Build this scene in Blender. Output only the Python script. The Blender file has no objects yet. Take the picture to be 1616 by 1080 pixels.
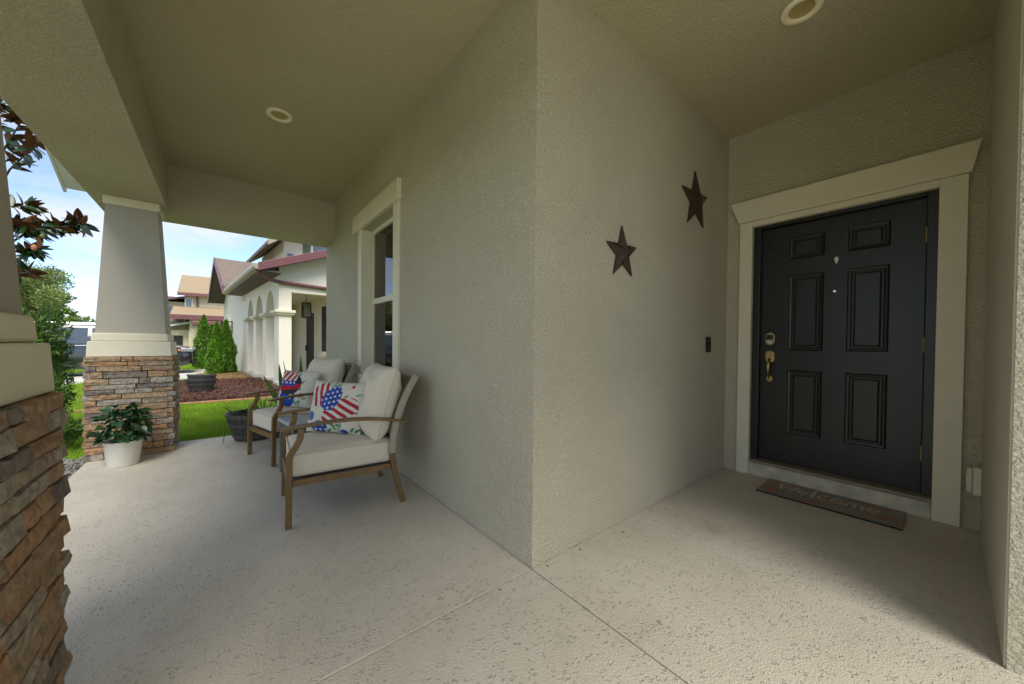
import bpy, bmesh, math, random
import numpy as np
from mathutils import Vector, Matrix, noise
random.seed(7); rng = np.random.default_rng(7)
R = math.radians
scene = bpy.context.scene
COL = scene.collection

# ------------------------------------------------------------------ camera
yaw, pit, rol = R(39.22556), R(-0.78058), R(0.5413)
fwd = Vector((math.sin(yaw)*math.cos(pit), math.cos(yaw)*math.cos(pit), math.sin(pit)))
rgt = Vector((math.cos(yaw), -math.sin(yaw), 0)); upv = rgt.cross(fwd)
rgt, upv = math.cos(rol)*rgt + math.sin(rol)*upv, -math.sin(rol)*rgt + math.cos(rol)*upv
cd = bpy.data.cameras.new('camera'); cam = bpy.data.objects.new('camera', cd); COL.objects.link(cam)
cd.sensor_width = 36; cd.lens = 562.0/1616*36; cd.shift_y = 10.76/1616; cd.clip_start = 0.02; cd.clip_end = 2000
M = Matrix((rgt, upv, -fwd)).transposed().to_4x4(); M.translation = (0, 0, 1.145)
cam.matrix_world = M
scene.camera = cam

# ------------------------------------------------------------------ world, sun, exposure
SUN_EL, SUN_AZ = R(57), R(190)          # azimuth measured from +Y towards +X
w = bpy.data.worlds.new('World'); scene.world = w; w.use_nodes = True
nt = w.node_tree; nt.nodes.clear()
def N(t, **k):
    n = nt.nodes.new(t)
    for a, b in k.items(): setattr(n, a, b)
    return n
out = N('ShaderNodeOutputWorld'); bg = N('ShaderNodeBackground'); sky = N('ShaderNodeTexSky')
sky.sky_type = 'NISHITA'; sky.sun_disc = False; sky.sun_elevation = SUN_EL; sky.sun_rotation = SUN_AZ
sky.air_density = 0.7; sky.dust_density = 0.25; sky.ozone_density = 1.2
tc = N('ShaderNodeTexCoord'); sx = N('ShaderNodeSeparateXYZ'); nt.links.new(tc.outputs['Generated'], sx.inputs[0])
zz = N('ShaderNodeMath', operation='MAXIMUM'); nt.links.new(sx.outputs[2], zz.inputs[0]); zz.inputs[1].default_value = 0.0
za = N('ShaderNodeMath', operation='ADD'); nt.links.new(zz.outputs[0], za.inputs[0]); za.inputs[1].default_value = 0.22
vd = N('ShaderNodeVectorMath', operation='DIVIDE'); cz = N('ShaderNodeCombineXYZ')
for i in range(3): nt.links.new(za.outputs[0], cz.inputs[i])
nt.links.new(tc.outputs['Generated'], vd.inputs[0]); nt.links.new(cz.outputs[0], vd.inputs[1])
nz = N('ShaderNodeTexNoise'); nz.inputs['Scale'].default_value = 1.7; nz.inputs['Detail'].default_value = 7; nz.inputs['Roughness'].default_value = 0.55
nt.links.new(vd.outputs[0], nz.inputs['Vector'])
rp = N('ShaderNodeValToRGB'); rp.color_ramp.elements[0].color = (.05, .05, .05, 1); rp.color_ramp.elements[0].position = 0.42; rp.color_ramp.elements[1].position = 0.60
nt.links.new(nz.outputs[0], rp.inputs[0])
cl = N('ShaderNodeMath', operation='MULTIPLY'); nt.links.new(rp.outputs[0], cl.inputs[0]); cl.inputs[1].default_value = 0.85
mx = N('ShaderNodeMix', data_type='RGBA'); nt.links.new(cl.outputs[0], mx.inputs[0]); nt.links.new(sky.outputs[0], mx.inputs[6])
mx.inputs[7].default_value = (3.3, 3.4, 3.55, 1)
nt.links.new(mx.outputs[2], bg.inputs[0]); bg.inputs[1].default_value = 0.072; nt.links.new(bg.outputs[0], out.inputs[0])
sl = bpy.data.lights.new('sun', 'SUN'); sl.energy = 1.4; sl.angle = R(40); sl.color = (1.0, 0.95, 0.86)
so = bpy.data.objects.new('sun', sl); COL.objects.link(so)
sd = Vector((math.sin(SUN_AZ)*math.cos(SUN_EL), math.cos(SUN_AZ)*math.cos(SUN_EL), math.sin(SUN_EL)))
so.rotation_euler = sd.to_track_quat('Z', 'Y').to_euler()
vs = scene.view_settings; vs.view_transform = 'Standard'; vs.look = 'None'; vs.gamma = 1; vs.use_curve_mapping = False
vs.exposure = 2.0
scene.cycles.max_bounces = 12; scene.cycles.diffuse_bounces = 8; scene.cycles.glossy_bounces = 4
scene.cycles.transparent_max_bounces = 12

# ------------------------------------------------------------------ materials
MAT = {}
def mat(name, col, rough=0.7, var=0.0, vscale=3.0, col2=None, bump=0.0, bscale=50.0, bdist=0.005, bdetail=3.0,
        metal=0.0, objrand=None, spec=0.5, trans=0.0, coat=0.0, bramp=None, hueobj=0.0, sss=0.0, stretch=None):
    """Principled material: base colour mixed with col2 by noise (wear), noise bump (fine relief)."""
    m = bpy.data.materials.new(name); m.use_nodes = True; t = m.node_tree; b = t.nodes['Principled BSDF']
    L = t.links.new
    b.inputs['Roughness'].default_value = rough; b.inputs['Metallic'].default_value = metal
    b.inputs['Specular IOR Level'].default_value = spec
    if coat: b.inputs['Coat Weight'].default_value = coat; b.inputs['Coat Roughness'].default_value = 0.06
    tcn = t.nodes.new('ShaderNodeTexCoord'); geo = t.nodes.new('ShaderNodeNewGeometry')
    vec = geo.outputs['Position'] if objrand != 'obj' else tcn.outputs['Object']
    if stretch:
        mp = t.nodes.new('ShaderNodeMapping'); mp.inputs['Scale'].default_value = stretch
        L(vec, mp.inputs['Vector']); vec = mp.outputs[0]
    src = None
    if isinstance(objrand, (list, tuple)):
        oi = t.nodes.new('ShaderNodeObjectInfo'); cr = t.nodes.new('ShaderNodeValToRGB'); cr.color_ramp.interpolation = 'CONSTANT'
        el = cr.color_ramp.elements
        for i, c in enumerate(objrand):
            e = el[i] if i < 2 else el.new(i/len(objrand))
            e.position = i/len(objrand); e.color = (*c, 1)
        L(oi.outputs['Random'], cr.inputs[0]); src = cr.outputs[0]
    if var or col2:
        n = t.nodes.new('ShaderNodeTexNoise'); n.inputs['Scale'].default_value = vscale; n.inputs['Detail'].default_value = 6; n.inputs['Roughness'].default_value = 0.6
        L(vec, n.inputs['Vector'])
        mr = t.nodes.new('ShaderNodeMapRange'); mr.inputs[1].default_value = 0.32; mr.inputs[2].default_value = 0.68; L(n.outputs[0], mr.inputs[0])
        mx = t.nodes.new('ShaderNodeMix'); mx.data_type = 'RGBA'; L(mr.outputs[0], mx.inputs[0])
        c2 = col2 if col2 else tuple(max(0, c*(1-var)) for c in col)
        if src is not None:
            mm = t.nodes.new('ShaderNodeMix'); mm.data_type = 'RGBA'; mm.blend_type = 'MULTIPLY'; mm.inputs[0].default_value = 1
            L(src, mm.inputs[6]); mm.inputs[7].default_value = (1-var, 1-var, 1-var, 1)
            L(src, mx.inputs[6]); L(mm.outputs[2], mx.inputs[7])
        else:
            mx.inputs[6].default_value = (*col, 1); mx.inputs[7].default_value = (*c2, 1)
        src = mx.outputs[2]
    if src is not None: L(src, b.inputs['Base Color'])
    else: b.inputs['Base Color'].default_value = (*col, 1)
    if bump:
        n2 = t.nodes.new('ShaderNodeTexNoise'); n2.inputs['Scale'].default_value = bscale; n2.inputs['Detail'].default_value = bdetail
        n2.inputs['Roughness'].default_value = 0.55; L(vec, n2.inputs['Vector']); h = n2.outputs[0]
        if bramp:
            r2 = t.nodes.new('ShaderNodeMapRange'); r2.interpolation_type = 'SMOOTHSTEP'
            r2.inputs[1].default_value, r2.inputs[2].default_value = bramp; L(h, r2.inputs[0]); h = r2.outputs[0]
        bp = t.nodes.new('ShaderNodeBump'); bp.inputs['Strength'].default_value = bump; bp.inputs['Distance'].default_value = bdist
        L(h, bp.inputs['Height']); L(bp.outputs[0], b.inputs['Normal'])
    if trans:
        tr = t.nodes.new('ShaderNodeBsdfTranslucent'); ms = t.nodes.new('ShaderNodeMixShader'); ms.inputs[0].default_value = trans
        if src is not None: L(src, tr.inputs[0])
        else: tr.inputs[0].default_value = (*col, 1)
        o = t.nodes['Material Output']; L(b.outputs[0], ms.inputs[1]); L(tr.outputs[0], ms.inputs[2]); L(ms.outputs[0], o.inputs[0])
    MAT[name] = m; return m

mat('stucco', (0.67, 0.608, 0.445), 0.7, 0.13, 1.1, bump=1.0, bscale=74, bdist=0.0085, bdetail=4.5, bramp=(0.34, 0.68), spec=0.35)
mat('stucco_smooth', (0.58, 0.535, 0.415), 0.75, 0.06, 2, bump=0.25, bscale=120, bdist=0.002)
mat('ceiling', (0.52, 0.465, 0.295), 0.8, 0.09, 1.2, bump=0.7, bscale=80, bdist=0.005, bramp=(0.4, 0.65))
mat('trim', (0.75, 0.69, 0.52), 0.55, 0.06, 6, bump=0.12, bscale=60, bdist=0.002)
mat('trim_dirty', (0.66, 0.62, 0.48), 0.6, 0.4, 9, bump=0.15, bscale=50, bdist=0.002)
mat('door_black', (0.017, 0.0165, 0.014), 0.36, 0.35, 12, bump=0.35, bscale=230, bdist=0.0012, stretch=(1, 1, .05))
mat('brass', (0.62, 0.46, 0.17), 0.32, 0.3, 40, metal=1.0)
mat('brass_old', (0.5, 0.42, 0.26), 0.4, 0.3, 60, metal=0.9)
mat('dark_plastic', (0.012, 0.012, 0.012), 0.5, spec=0.25)
mat('shaft', (0.42, 0.39, 0.315), 0.75, 0.06, 2, bump=0.3, bscale=120, bdist=0.002)
mat('lens', (0.03, 0.03, 0.035), 0.2)
mat('white_paint', (0.8, 0.78, 0.72), 0.5, 0.1, 20)
mat('threshold', (0.30, 0.25, 0.18), 0.5, 0.3, 15)
mat('rust', (0.075, 0.042, 0.026), 0.55, 0.5, 30, metal=0.3, bump=0.2, bscale=90, bdist=0.002)
mat('wood_metal', (0.20, 0.115, 0.036), 0.45, 0.3, 22, objrand='obj', stretch=(1, 1, 1))
mat('fabric', (0.71, 0.64, 0.50), 0.9, 0.07, 6, bump=0.35, bscale=420, bdist=0.0012, bdetail=1)
mat('piping', (0.60, 0.56, 0.46), 0.9)
mat('wicker_frame', (0.44, 0.38, 0.28), 0.8, 0.3, 90, bump=0.8, bscale=160, bdist=0.004, bdetail=1)
mat('table_grey', (0.42, 0.43, 0.46), 0.35, 0.06, 3)
mat('table_dark', (0.09, 0.09, 0.095), 0.5)
mat('pot_white', (0.76, 0.74, 0.64), 0.4, 0.10, 7)
mat('soil', (0.045, 0.03, 0.02), 0.95, 0.5, 30, bump=0.8, bscale=60, bdist=0.01)
mat('barrel', (0.055, 0.052, 0.05), 0.6, 0.35, 22, bump=0.3, bscale=50, bdist=0.003)
mat('barrel_band', (0.085, 0.08, 0.078), 0.5, 0.3, 22)
mat('leaf_dark', (0.025, 0.085, 0.02), 0.35, 0.4, 14, trans=0.12)
mat('leaf_mid', (0.045, 0.12, 0.022), 0.5, 0.45, 9, trans=0.2)
mat('leaf_shrub', (0.13, 0.26, 0.035), 0.5, 0.55, 5, trans=0.2)
mat('leaf_arb', (0.15, 0.34, 0.02), 0.6, 0.5, 3.5, trans=0.25)
mat('leaf_pale', (0.28, 0.36, 0.10), 0.6, 0.35, 0.9, trans=0.3)
mat('leaf_bright', (0.16, 0.27, 0.03), 0.6, 0.4, 1.2, trans=0.3)
mat('leaf_snake', (0.17, 0.29, 0.04), 0.4, 0.55, 26, trans=0.1)
mat('leaf_stripe', (0.22, 0.32, 0.08), 0.45, 0.5, 40, trans=0.2)
mat('mag_top', (0.015, 0.045, 0.012), 0.22, 0.3, 10)
mat('mag_under', (0.17, 0.058, 0.014), 0.7, 0.45, 12, trans=0.25)
mat('bark', (0.09, 0.07, 0.05), 0.9, 0.4, 20, bump=0.6, bscale=40, bdist=0.01)
mat('lawn', (0.19, 0.25, 0.05), 0.9, 0.4, 6)
mat('grass', (0.30, 0.50, 0.022), 0.7, 0.45, 2.2, trans=0.3)
mat('mulch', (0.075, 0.028, 0.018), 0.95, 0.5, 20, bump=0.8, bscale=35, bdist=0.02)
mat('mulch_chip', (0.15, 0.062, 0.036), 0.9, 0.7, 45)
mat('straw', (0.34, 0.21, 0.09), 0.9, 0.5, 25, bump=0.8, bscale=40, bdist=0.02)
mat('gravel_base', (0.17, 0.15, 0.12), 0.95, 0.5, 40)
mat('pebble', (0.30, 0.28, 0.24), 0.8, 0.6, 25)
mat('edging', (0.42, 0.19, 0.10), 0.8, 0.3, 10)
mat('pavement', (0.52, 0.50, 0.46), 0.85, 0.15, 2, bump=0.3, bscale=80, bdist=0.003)
mat('asphalt', (0.05, 0.05, 0.05), 0.9, 0.3, 4, bump=0.3, bscale=90, bdist=0.004)
mat('stone', (0.3, 0.2, 0.12), 0.85, 0.5, 30, objrand=[(0.50, 0.32, 0.18), (0.45, 0.355, 0.25), (0.53, 0.365, 0.22),
    (0.46, 0.285, 0.15), (0.48, 0.41, 0.32), (0.46, 0.31, 0.19), (0.27, 0.225, 0.185), (0.48, 0.42, 0.33), (0.52, 0.30, 0.155)],
    bump=1.0, bscale=38, bdist=0.02, bdetail=12)
mat('mortar', (0.10, 0.085, 0.065), 0.95, 0.3, 30)
mat('nb_white', (0.74, 0.695, 0.575), 0.8, 0.05, 2, bump=0.3, bscale=60, bdist=0.004)
mat('nb_cream', (0.70, 0.64, 0.46), 0.8, 0.06, 3, bump=0.3, bscale=60, bdist=0.004)
mat('nb_trim', (0.66, 0.60, 0.44), 0.7)
mat('nb_maroon', (0.16, 0.062, 0.066), 0.45, 0.1, 8)
mat('nb_gutter', (0.34, 0.30, 0.22), 0.4, 0.1, 8)
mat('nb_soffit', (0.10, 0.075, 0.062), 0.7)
mat('shingle', (0.20, 0.155, 0.12), 0.9, 0.35, 9, bump=0.5, bscale=20, bdist=0.02)
mat('shingle_tan', (0.34, 0.25, 0.155), 0.9, 0.25, 6, bump=0.5, bscale=12, bdist=0.02)
mat('tan_wall', (0.62, 0.55, 0.39), 0.85, 0.08, 1)
mat('tan_light', (0.68, 0.61, 0.45), 0.85, 0.06, 1)
mat('dark_open', (0.03, 0.026, 0.02), 0.8)
mat('nb_door', (0.035, 0.027, 0.02), 0.4)
mat('shutter', (0.09, 0.13, 0.07), 0.6)
mat('far_glass', (0.10, 0.13, 0.17), 0.05, spec=0.8)
mat('iron', (0.015, 0.013, 0.012), 0.4)
mat('lamp_glass', (0.6, 0.55, 0.42), 0.15)
mat('car_black', (0.010, 0.011, 0.014), 0.22, coat=1.0)
mat('car_glass', (0.05, 0.065, 0.08), 0.04, spec=1.0)
mat('chrome', (0.75, 0.76, 0.78), 0.12, metal=1.0)
mat('headlight', (0.22, 0.23, 0.25), 0.08)
mat('amber', (0.75, 0.20, 0.02), 0.25)
mat('rubber', (0.015, 0.015, 0.015), 0.85)
mat('lamp_ring', (0.86, 0.80, 0.56), 0.4)
mat('lamp_bowl', (0.46, 0.37, 0.14), 0.6, 0.2, 30)
mat('pvc', (0.70, 0.66, 0.50), 0.5)
mat('soffit_white', (0.72, 0.74, 0.70), 0.6)
mat('roof_dark', (0.16, 0.13, 0.11), 0.9, 0.3, 9)
mat('blind', (0.10, 0.10, 0.095), 0.7)
mat('room_shade', (0.03, 0.03, 0.03), 0.9)
mat('letter', (0.64, 0.60, 0.52), 0.95, 0.3, 60)
mat('litter', (0.10, 0.065, 0.04), 0.9, 0.4, 50)
mat('joint', (0.24, 0.21, 0.165), 0.95, 0.4, 30)

def floor_mat():
    m = bpy.data.materials.new('porch_concrete'); m.use_nodes = True; t = m.node_tree; b = t.nodes['Principled BSDF']; L = t.links.new
    geo = t.nodes.new('ShaderNodeNewGeometry'); pos = geo.outputs['Position']
    def ns(s, d, r=0.6):
        n = t.nodes.new('ShaderNodeTexNoise'); n.inputs['Scale'].default_value = s; n.inputs['Detail'].default_value = d; n.inputs['Roughness'].default_value = r
        L(pos, n.inputs['Vector']); return n.outputs[0]
    def mr(s, a, c, lo=0., hi=1.):
        n = t.nodes.new('ShaderNodeMapRange'); n.interpolation_type = 'SMOOTHSTEP'
        for i, v in enumerate((a, c, lo, hi)): n.inputs[i+1].default_value = v
        L(s, n.inputs[0]); return n.outputs[0]
    big, mid, fine = ns(0.9, 5), ns(80, 8, 0.66), ns(130, 6, 0.62)
    sm = mr(ns(2.6, 5, 0.6), 0.52, 0.66)       # trowelled-smooth, worn areas
    mxp = t.nodes.new('ShaderNodeMath'); mxp.operation = 'MAXIMUM'; 
    # isolated irregular pits: cells of a warped voronoi, thinned out by noise
    nv = t.nodes.new('ShaderNodeTexNoise'); nv.inputs['Scale'].default_value = 60; nv.inputs['Detail'].default_value = 4; L(pos, nv.inputs['Vector'])
    wv_ = t.nodes.new('ShaderNodeVectorMath'); wv_.operation = 'MULTIPLY_ADD'; L(nv.outputs['Color'], wv_.inputs[0]); wv_.inputs[1].default_value = (.035, .035, .035); L(pos, wv_.inputs[2])
    vo = t.nodes.new('ShaderNodeTexVoronoi'); vo.inputs['Scale'].default_value = 48; L(wv_.outputs[0], vo.inputs['Vector'])
    pm = t.nodes.new('ShaderNodeMath'); pm.operation = 'ADD'; L(vo.outputs['Distance'], pm.inputs[0]); L(mr(ns(14, 4, 0.6), 0.44, 0.72, 0, 0.55), pm.inputs[1])
    L(mr(pm.outputs[0], 0.16, 0.42), mxp.inputs[0]); L(sm, mxp.inputs[1])
    pits = mxp.outputs[0]                 # knock-down pits
    blot = mr(big, 0.35, 0.68)
    stain = mr(ns(3.5, 6, 0.7), 0.55, 0.75)
    c1 = t.nodes.new('ShaderNodeMix'); c1.data_type = 'RGBA'; L(blot, c1.inputs[0]); c1.inputs[6].default_value = (0.63, 0.572, 0.465, 1); c1.inputs[7].default_value = (0.56, 0.50, 0.395, 1)
    c2 = t.nodes.new('ShaderNodeMix'); c2.data_type = 'RGBA'; L(stain, c2.inputs[0]); L(c1.outputs[2], c2.inputs[6]); c2.inputs[7].default_value = (0.48, 0.432, 0.345, 1)
    c3 = t.nodes.new('ShaderNodeMix'); c3.data_type = 'RGBA'; L(pits, c3.inputs[0]); c3.inputs[6].default_value = (0.50, 0.455, 0.372, 1); L(c2.outputs[2], c3.inputs[7])
    # pale speckles in patches
    fl = t.nodes.new('ShaderNodeMath'); fl.operation = 'MULTIPLY'; L(mr(ns(95, 3, 0.6), 0.58, 0.66), fl.inputs[0]); L(mr(ns(1.3, 3), 0.50, 0.64), fl.inputs[1])
    c4 = t.nodes.new('ShaderNodeMix'); c4.data_type = 'RGBA'; L(fl.outputs[0], c4.inputs[0]); L(c3.outputs[2], c4.inputs[6]); c4.inputs[7].default_value = (0.74, 0.71, 0.63, 1)
    dk = t.nodes.new('ShaderNodeMath'); dk.operation = 'MULTIPLY'; L(mr(ns(36, 2, 0.5), 0.64, 0.70), dk.inputs[0]); L(mr(ns(1.7, 3), 0.42, 0.62), dk.inputs[1])
    c5 = t.nodes.new('ShaderNodeMix'); c5.data_type = 'RGBA'; L(dk.outputs[0], c5.inputs[0]); L(c4.outputs[2], c5.inputs[6]); c5.inputs[7].default_value = (0.36, 0.31, 0.235, 1)
    L(c5.outputs[2], b.inputs['Base Color'])
    b.inputs['Roughness'].default_value = 0.55
    ro = mr(ns(2.2, 4), 0.4, 0.65, 0.42, 0.72); L(ro, b.inputs['Roughness'])
    ad = t.nodes.new('ShaderNodeMath'); ad.operation = 'MULTIPLY_ADD'; L(fine, ad.inputs[0]); ad.inputs[1].default_value = 2.0; L(pits, ad.inputs[2])
    bp = t.nodes.new('ShaderNodeBump'); bp.inputs['Strength'].default_value = 0.8; bp.inputs['Distance'].default_value = 0.0045
    L(ad.outputs[0], bp.inputs['Height']); L(bp.outputs[0], b.inputs['Normal']); MAT['concrete'] = m
floor_mat()

def weave_mat():
    m = bpy.data.materials.new('wicker'); m.use_nodes = True; t = m.node_tree; b = t.nodes['Principled BSDF']; L = t.links.new
    tcn = t.nodes.new('ShaderNodeTexCoord'); br = t.nodes.new('ShaderNodeTexBrick')
    mp = t.nodes.new('ShaderNodeMapping'); mp.inputs['Rotation'].default_value = (R(90), 0, R(90)); L(tcn.outputs['Object'], mp.inputs[0])
    L(mp.outputs[0], br.inputs['Vector']); br.inputs['Scale'].default_value = 1
    br.inputs['Brick Width'].default_value = 0.03; br.inputs['Row Height'].default_value = 0.008; br.inputs['Mortar Size'].default_value = 0.0012
    br.inputs['Color1'].default_value = (0.36, 0.31, 0.23, 1); br.inputs['Color2'].default_value = (0.26, 0.22, 0.16, 1); br.inputs['Mortar'].default_value = (0.07, 0.055, 0.04, 1)
    L(br.outputs[0], b.inputs['Base Color']); b.inputs['Roughness'].default_value = 0.8
    bp = t.nodes.new('ShaderNodeBump'); bp.inputs['Strength'].default_value = 0.8; bp.inputs['Distance'].default_value = 0.004; bp.invert = True
    L(br.outputs['Fac'], bp.inputs['Height']); L(bp.outputs[0], b.inputs['Normal']); MAT['wicker'] = m
weave_mat()

def glass_mat():
    m = bpy.data.materials.new('window_glass'); m.use_nodes = True; t = m.node_tree; t.nodes.clear(); L = t.links.new
    o = t.nodes.new('ShaderNodeOutputMaterial'); ms = t.nodes.new('ShaderNodeMixShader'); fr = t.nodes.new('ShaderNodeFresnel'); fr.inputs[0].default_value = 2.1
    tr = t.nodes.new('ShaderNodeBsdfTransparent'); tr.inputs[0].default_value = (0.55, 0.58, 0.56, 1); gl = t.nodes.new('ShaderNodeBsdfGlossy'); gl.inputs['Roughness'].default_value = 0.01
    L(fr.outputs[0], ms.inputs[0]); L(tr.outputs[0], ms.inputs[1]); L(gl.outputs[0], ms.inputs[2]); L(ms.outputs[0], o.inputs[0]); MAT['glass'] = m
glass_mat()

def print_mat(name, rough=0.85):
    m = bpy.data.materials.new(name); m.use_nodes = True; t = m.node_tree; b = t.nodes['Principled BSDF']; L = t.links.new
    a = t.nodes.new('ShaderNodeAttribute'); a.attribute_name = 'print'; L(a.outputs['Color'], b.inputs['Base Color']); b.inputs['Roughness'].default_value = rough
    geo = t.nodes.new('ShaderNodeTexCoord'); n = t.nodes.new('ShaderNodeTexNoise'); n.inputs['Scale'].default_value = 380; L(geo.outputs['Object'], n.inputs['Vector'])
    bp = t.nodes.new('ShaderNodeBump'); bp.inputs['Strength'].default_value = 0.5; bp.inputs['Distance'].default_value = 0.002; L(n.outputs[0], bp.inputs['Height']); L(bp.outputs[0], b.inputs['Normal'])
    MAT[name] = m
print_mat('printed_cloth'); print_mat('mat_weave', 0.95)

# ------------------------------------------------------------------ mesh helpers
class MB:
    def __init__(s): s.v = []; s.f = []; s.mi = []
    def add(s, vs, fs, mi=0):
        o = len(s.v); s.v += [tuple(p) for p in vs]; s.f += [tuple(i+o for i in f) for f in fs]; s.mi += [mi]*len(fs); return s
    def box(s, x0, x1, y0, y1, z0, z1, mi=0):
        return s.add([(x0,y0,z0),(x1,y0,z0),(x1,y1,z0),(x0,y1,z0),(x0,y0,z1),(x1,y0,z1),(x1,y1,z1),(x0,y1,z1)],
                     [(0,3,2,1),(4,5,6,7),(0,1,5,4),(1,2,6,5),(2,3,7,6),(3,0,4,7)], mi)
    def frustum(s, cx, cy, h0, z0, h1, z1):
        a, b = h0, h1
        return s.add([(cx-a,cy-a,z0),(cx+a,cy-a,z0),(cx+a,cy+a,z0),(cx-a,cy+a,z0),(cx-b,cy-b,z1),(cx+b,cy-b,z1),(cx+b,cy+b,z1),(cx-b,cy+b,z1)],
                     [(0,3,2,1),(4,5,6,7),(0,1,5,4),(1,2,6,5),(2,3,7,6),(3,0,4,7)])
    def prism(s, poly, fn, d0, d1, mi=0):
        """poly of 2d points, fn(a,b,d)->xyz, extruded from d0 to d1"""
        n = len(poly); vs = [fn(a, b, d0) for a, b in poly]+[fn(a, b, d1) for a, b in poly]
        fs = [tuple(range(n))[::-1], tuple(range(n, 2*n))]+[(i, (i+1) % n, n+(i+1) % n, n+i) for i in range(n)]
        return s.add(vs, fs, mi)
    def tube(s, pts, rad, n=8, caps=True, mi=0):
        pts = [Vector(p) for p in pts]; rad = rad if isinstance(rad, (list, tuple)) else [rad]*len(pts)
        ref = Vector((0, 0, 1)); o = []
        for i, p in enumerate(pts):
            t = (pts[min(i+1, len(pts)-1)]-pts[max(i-1, 0)]).normalized()
            r0 = ref if abs(t.dot(ref)) < 0.95 else Vector((1, 0, 0))
            a = t.cross(r0).normalized(); b = t.cross(a)
            o += [p+(a*math.cos(k*2*math.pi/n)+b*math.sin(k*2*math.pi/n))*rad[i] for k in range(n)]
        fs = [(i*n+k, i*n+(k+1) % n, (i+1)*n+(k+1) % n, (i+1)*n+k) for i in range(len(pts)-1) for k in range(n)]
        if caps: fs += [tuple(range(n))[::-1], tuple(range((len(pts)-1)*n, len(pts)*n))]
        return s.add(o, fs, mi)
    def lathe(s, prof, n=32, cx=0, cy=0, mi=0, wob=0):
        o = [(cx+r*math.cos(k*2*math.pi/n), cy+r*math.sin(k*2*math.pi/n), z) for r, z in prof for k in range(n)]
        fs = [(i*n+k, i*n+(k+1) % n, (i+1)*n+(k+1) % n, (i+1)*n+k) for i in range(len(prof)-1) for k in range(n)]
        return s.add(o, fs, mi)
    def ribbon(s, pts, t, y0, y1):
        """flat bar: polyline in the xz plane, thickness t in plane, from y0 to y1"""
        P = [Vector((x, 0, z)) for x, z in pts]; n = len(P); A = []; B = []
        for i in range(n):
            d = (P[min(i+1, n-1)]-P[max(i-1, 0)]).normalized(); q = Vector((-d.z, 0, d.x))*t/2; A.append(P[i]+q); B.append(P[i]-q)
        vs = [(p.x, y, p.z) for y in (y0, y1) for L_ in (A, B) for p in L_]; fs = []
        a0, b0, a1, b1 = 0, n, 2*n, 3*n
        for i in range(n-1):
            fs += [(a0+i, a0+i+1, b0+i+1, b0+i), (a1+i, b1+i, b1+i+1, a1+i+1), (a0+i, a1+i, a1+i+1, a0+i+1), (b0+i, b0+i+1, b1+i+1, b1+i)]
        fs += [(a0, b0, b1, a1), (a0+n-1, a1+n-1, b1+n-1, b0+n-1)]
        return s.add(vs, fs)
    def mesh(s, name, mats, smooth=False):
        m = bpy.data.meshes.new(name); m.from_pydata(s.v, [], s.f)
        for k in (mats if isinstance(mats, (list, tuple)) else [mats]): m.materials.append(MAT[k])
        m.polygons.foreach_set('material_index', s.mi)
        if smooth: m.polygons.foreach_set('use_smooth', [True]*len(s.f))
        bm = bmesh.new(); bm.from_mesh(m); bmesh.ops.recalc_face_normals(bm, faces=bm.faces); bm.to_mesh(m); bm.free()
        m.update(); return m
    def build(s, name, mats, parent=None, smooth=False, bevel=0, loc=None, seg=2):
        o = obj(name, s.mesh(name, mats, smooth), parent, loc)
        if bevel:
            b = o.modifiers.new('bevel', 'BEVEL'); b.width = bevel; b.segments = seg; b.limit_method = 'ANGLE'; b.angle_limit = R(35)
        return o
def obj(name, mesh, parent=None, loc=None):
    o = bpy.data.objects.new(name, mesh); COL.objects.link(o)
    if parent: o.parent = parent
    if loc is not None: o.location = loc
    return o
def tag(o, label, cat, group=None):
    o['label'] = label; o['category'] = cat
    if group: o['group'] = group
    return o
def empty(name, loc=(0, 0, 0), rz=0):
    o = bpy.data.objects.new(name, None); COL.objects.link(o); o.location = loc; o.rotation_euler = (0, 0, rz); o.empty_display_size = 0.1; return o
def kind(o, k): o['kind'] = k; return o
def npmesh(name, V, F, mats, smooth=False):
    """fast mesh from arrays, F is (n,3) or (n,4)"""
    m = bpy.data.meshes.new(name); k = F.shape[1]
    m.vertices.add(len(V)); m.vertices.foreach_set('co', np.asarray(V, np.float32).ravel())
    m.loops.add(F.size); m.loops.foreach_set('vertex_index', F.astype(np.int32).ravel())
    m.polygons.add(len(F)); m.polygons.foreach_set('loop_start', np.arange(0, F.size, k, dtype=np.int32)); m.polygons.foreach_set('loop_total', np.full(len(F), k, np.int32))
    m.materials.append(MAT[mats]); m.update(calc_edges=True); m.validate(); return m
def leaf_cloud(P, size, up=0.3, outw=None, asp=0.5):
    """diamond leaves at points P (n,3); returns verts, quads"""
    n = len(P); d = rng.normal(size=(n, 3)); d[:, 2] += up
    if outw is not None: d += outw
    d /= np.linalg.norm(d, axis=1)[:, None]
    a = np.cross(d, rng.normal(size=(n, 3))); a /= np.linalg.norm(a, axis=1)[:, None]
    s = (size*rng.uniform(0.6, 1.3, n))[:, None]
    nn = np.cross(d, a)
    V = np.stack([P-d*s*0.5, P+a*s*asp*0.5+nn*s*0.08, P+d*s*0.5, P-a*s*asp*0.5+nn*s*0.08], 1).reshape(-1, 3)
    return V, np.arange(4*n).reshape(n, 4)

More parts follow.
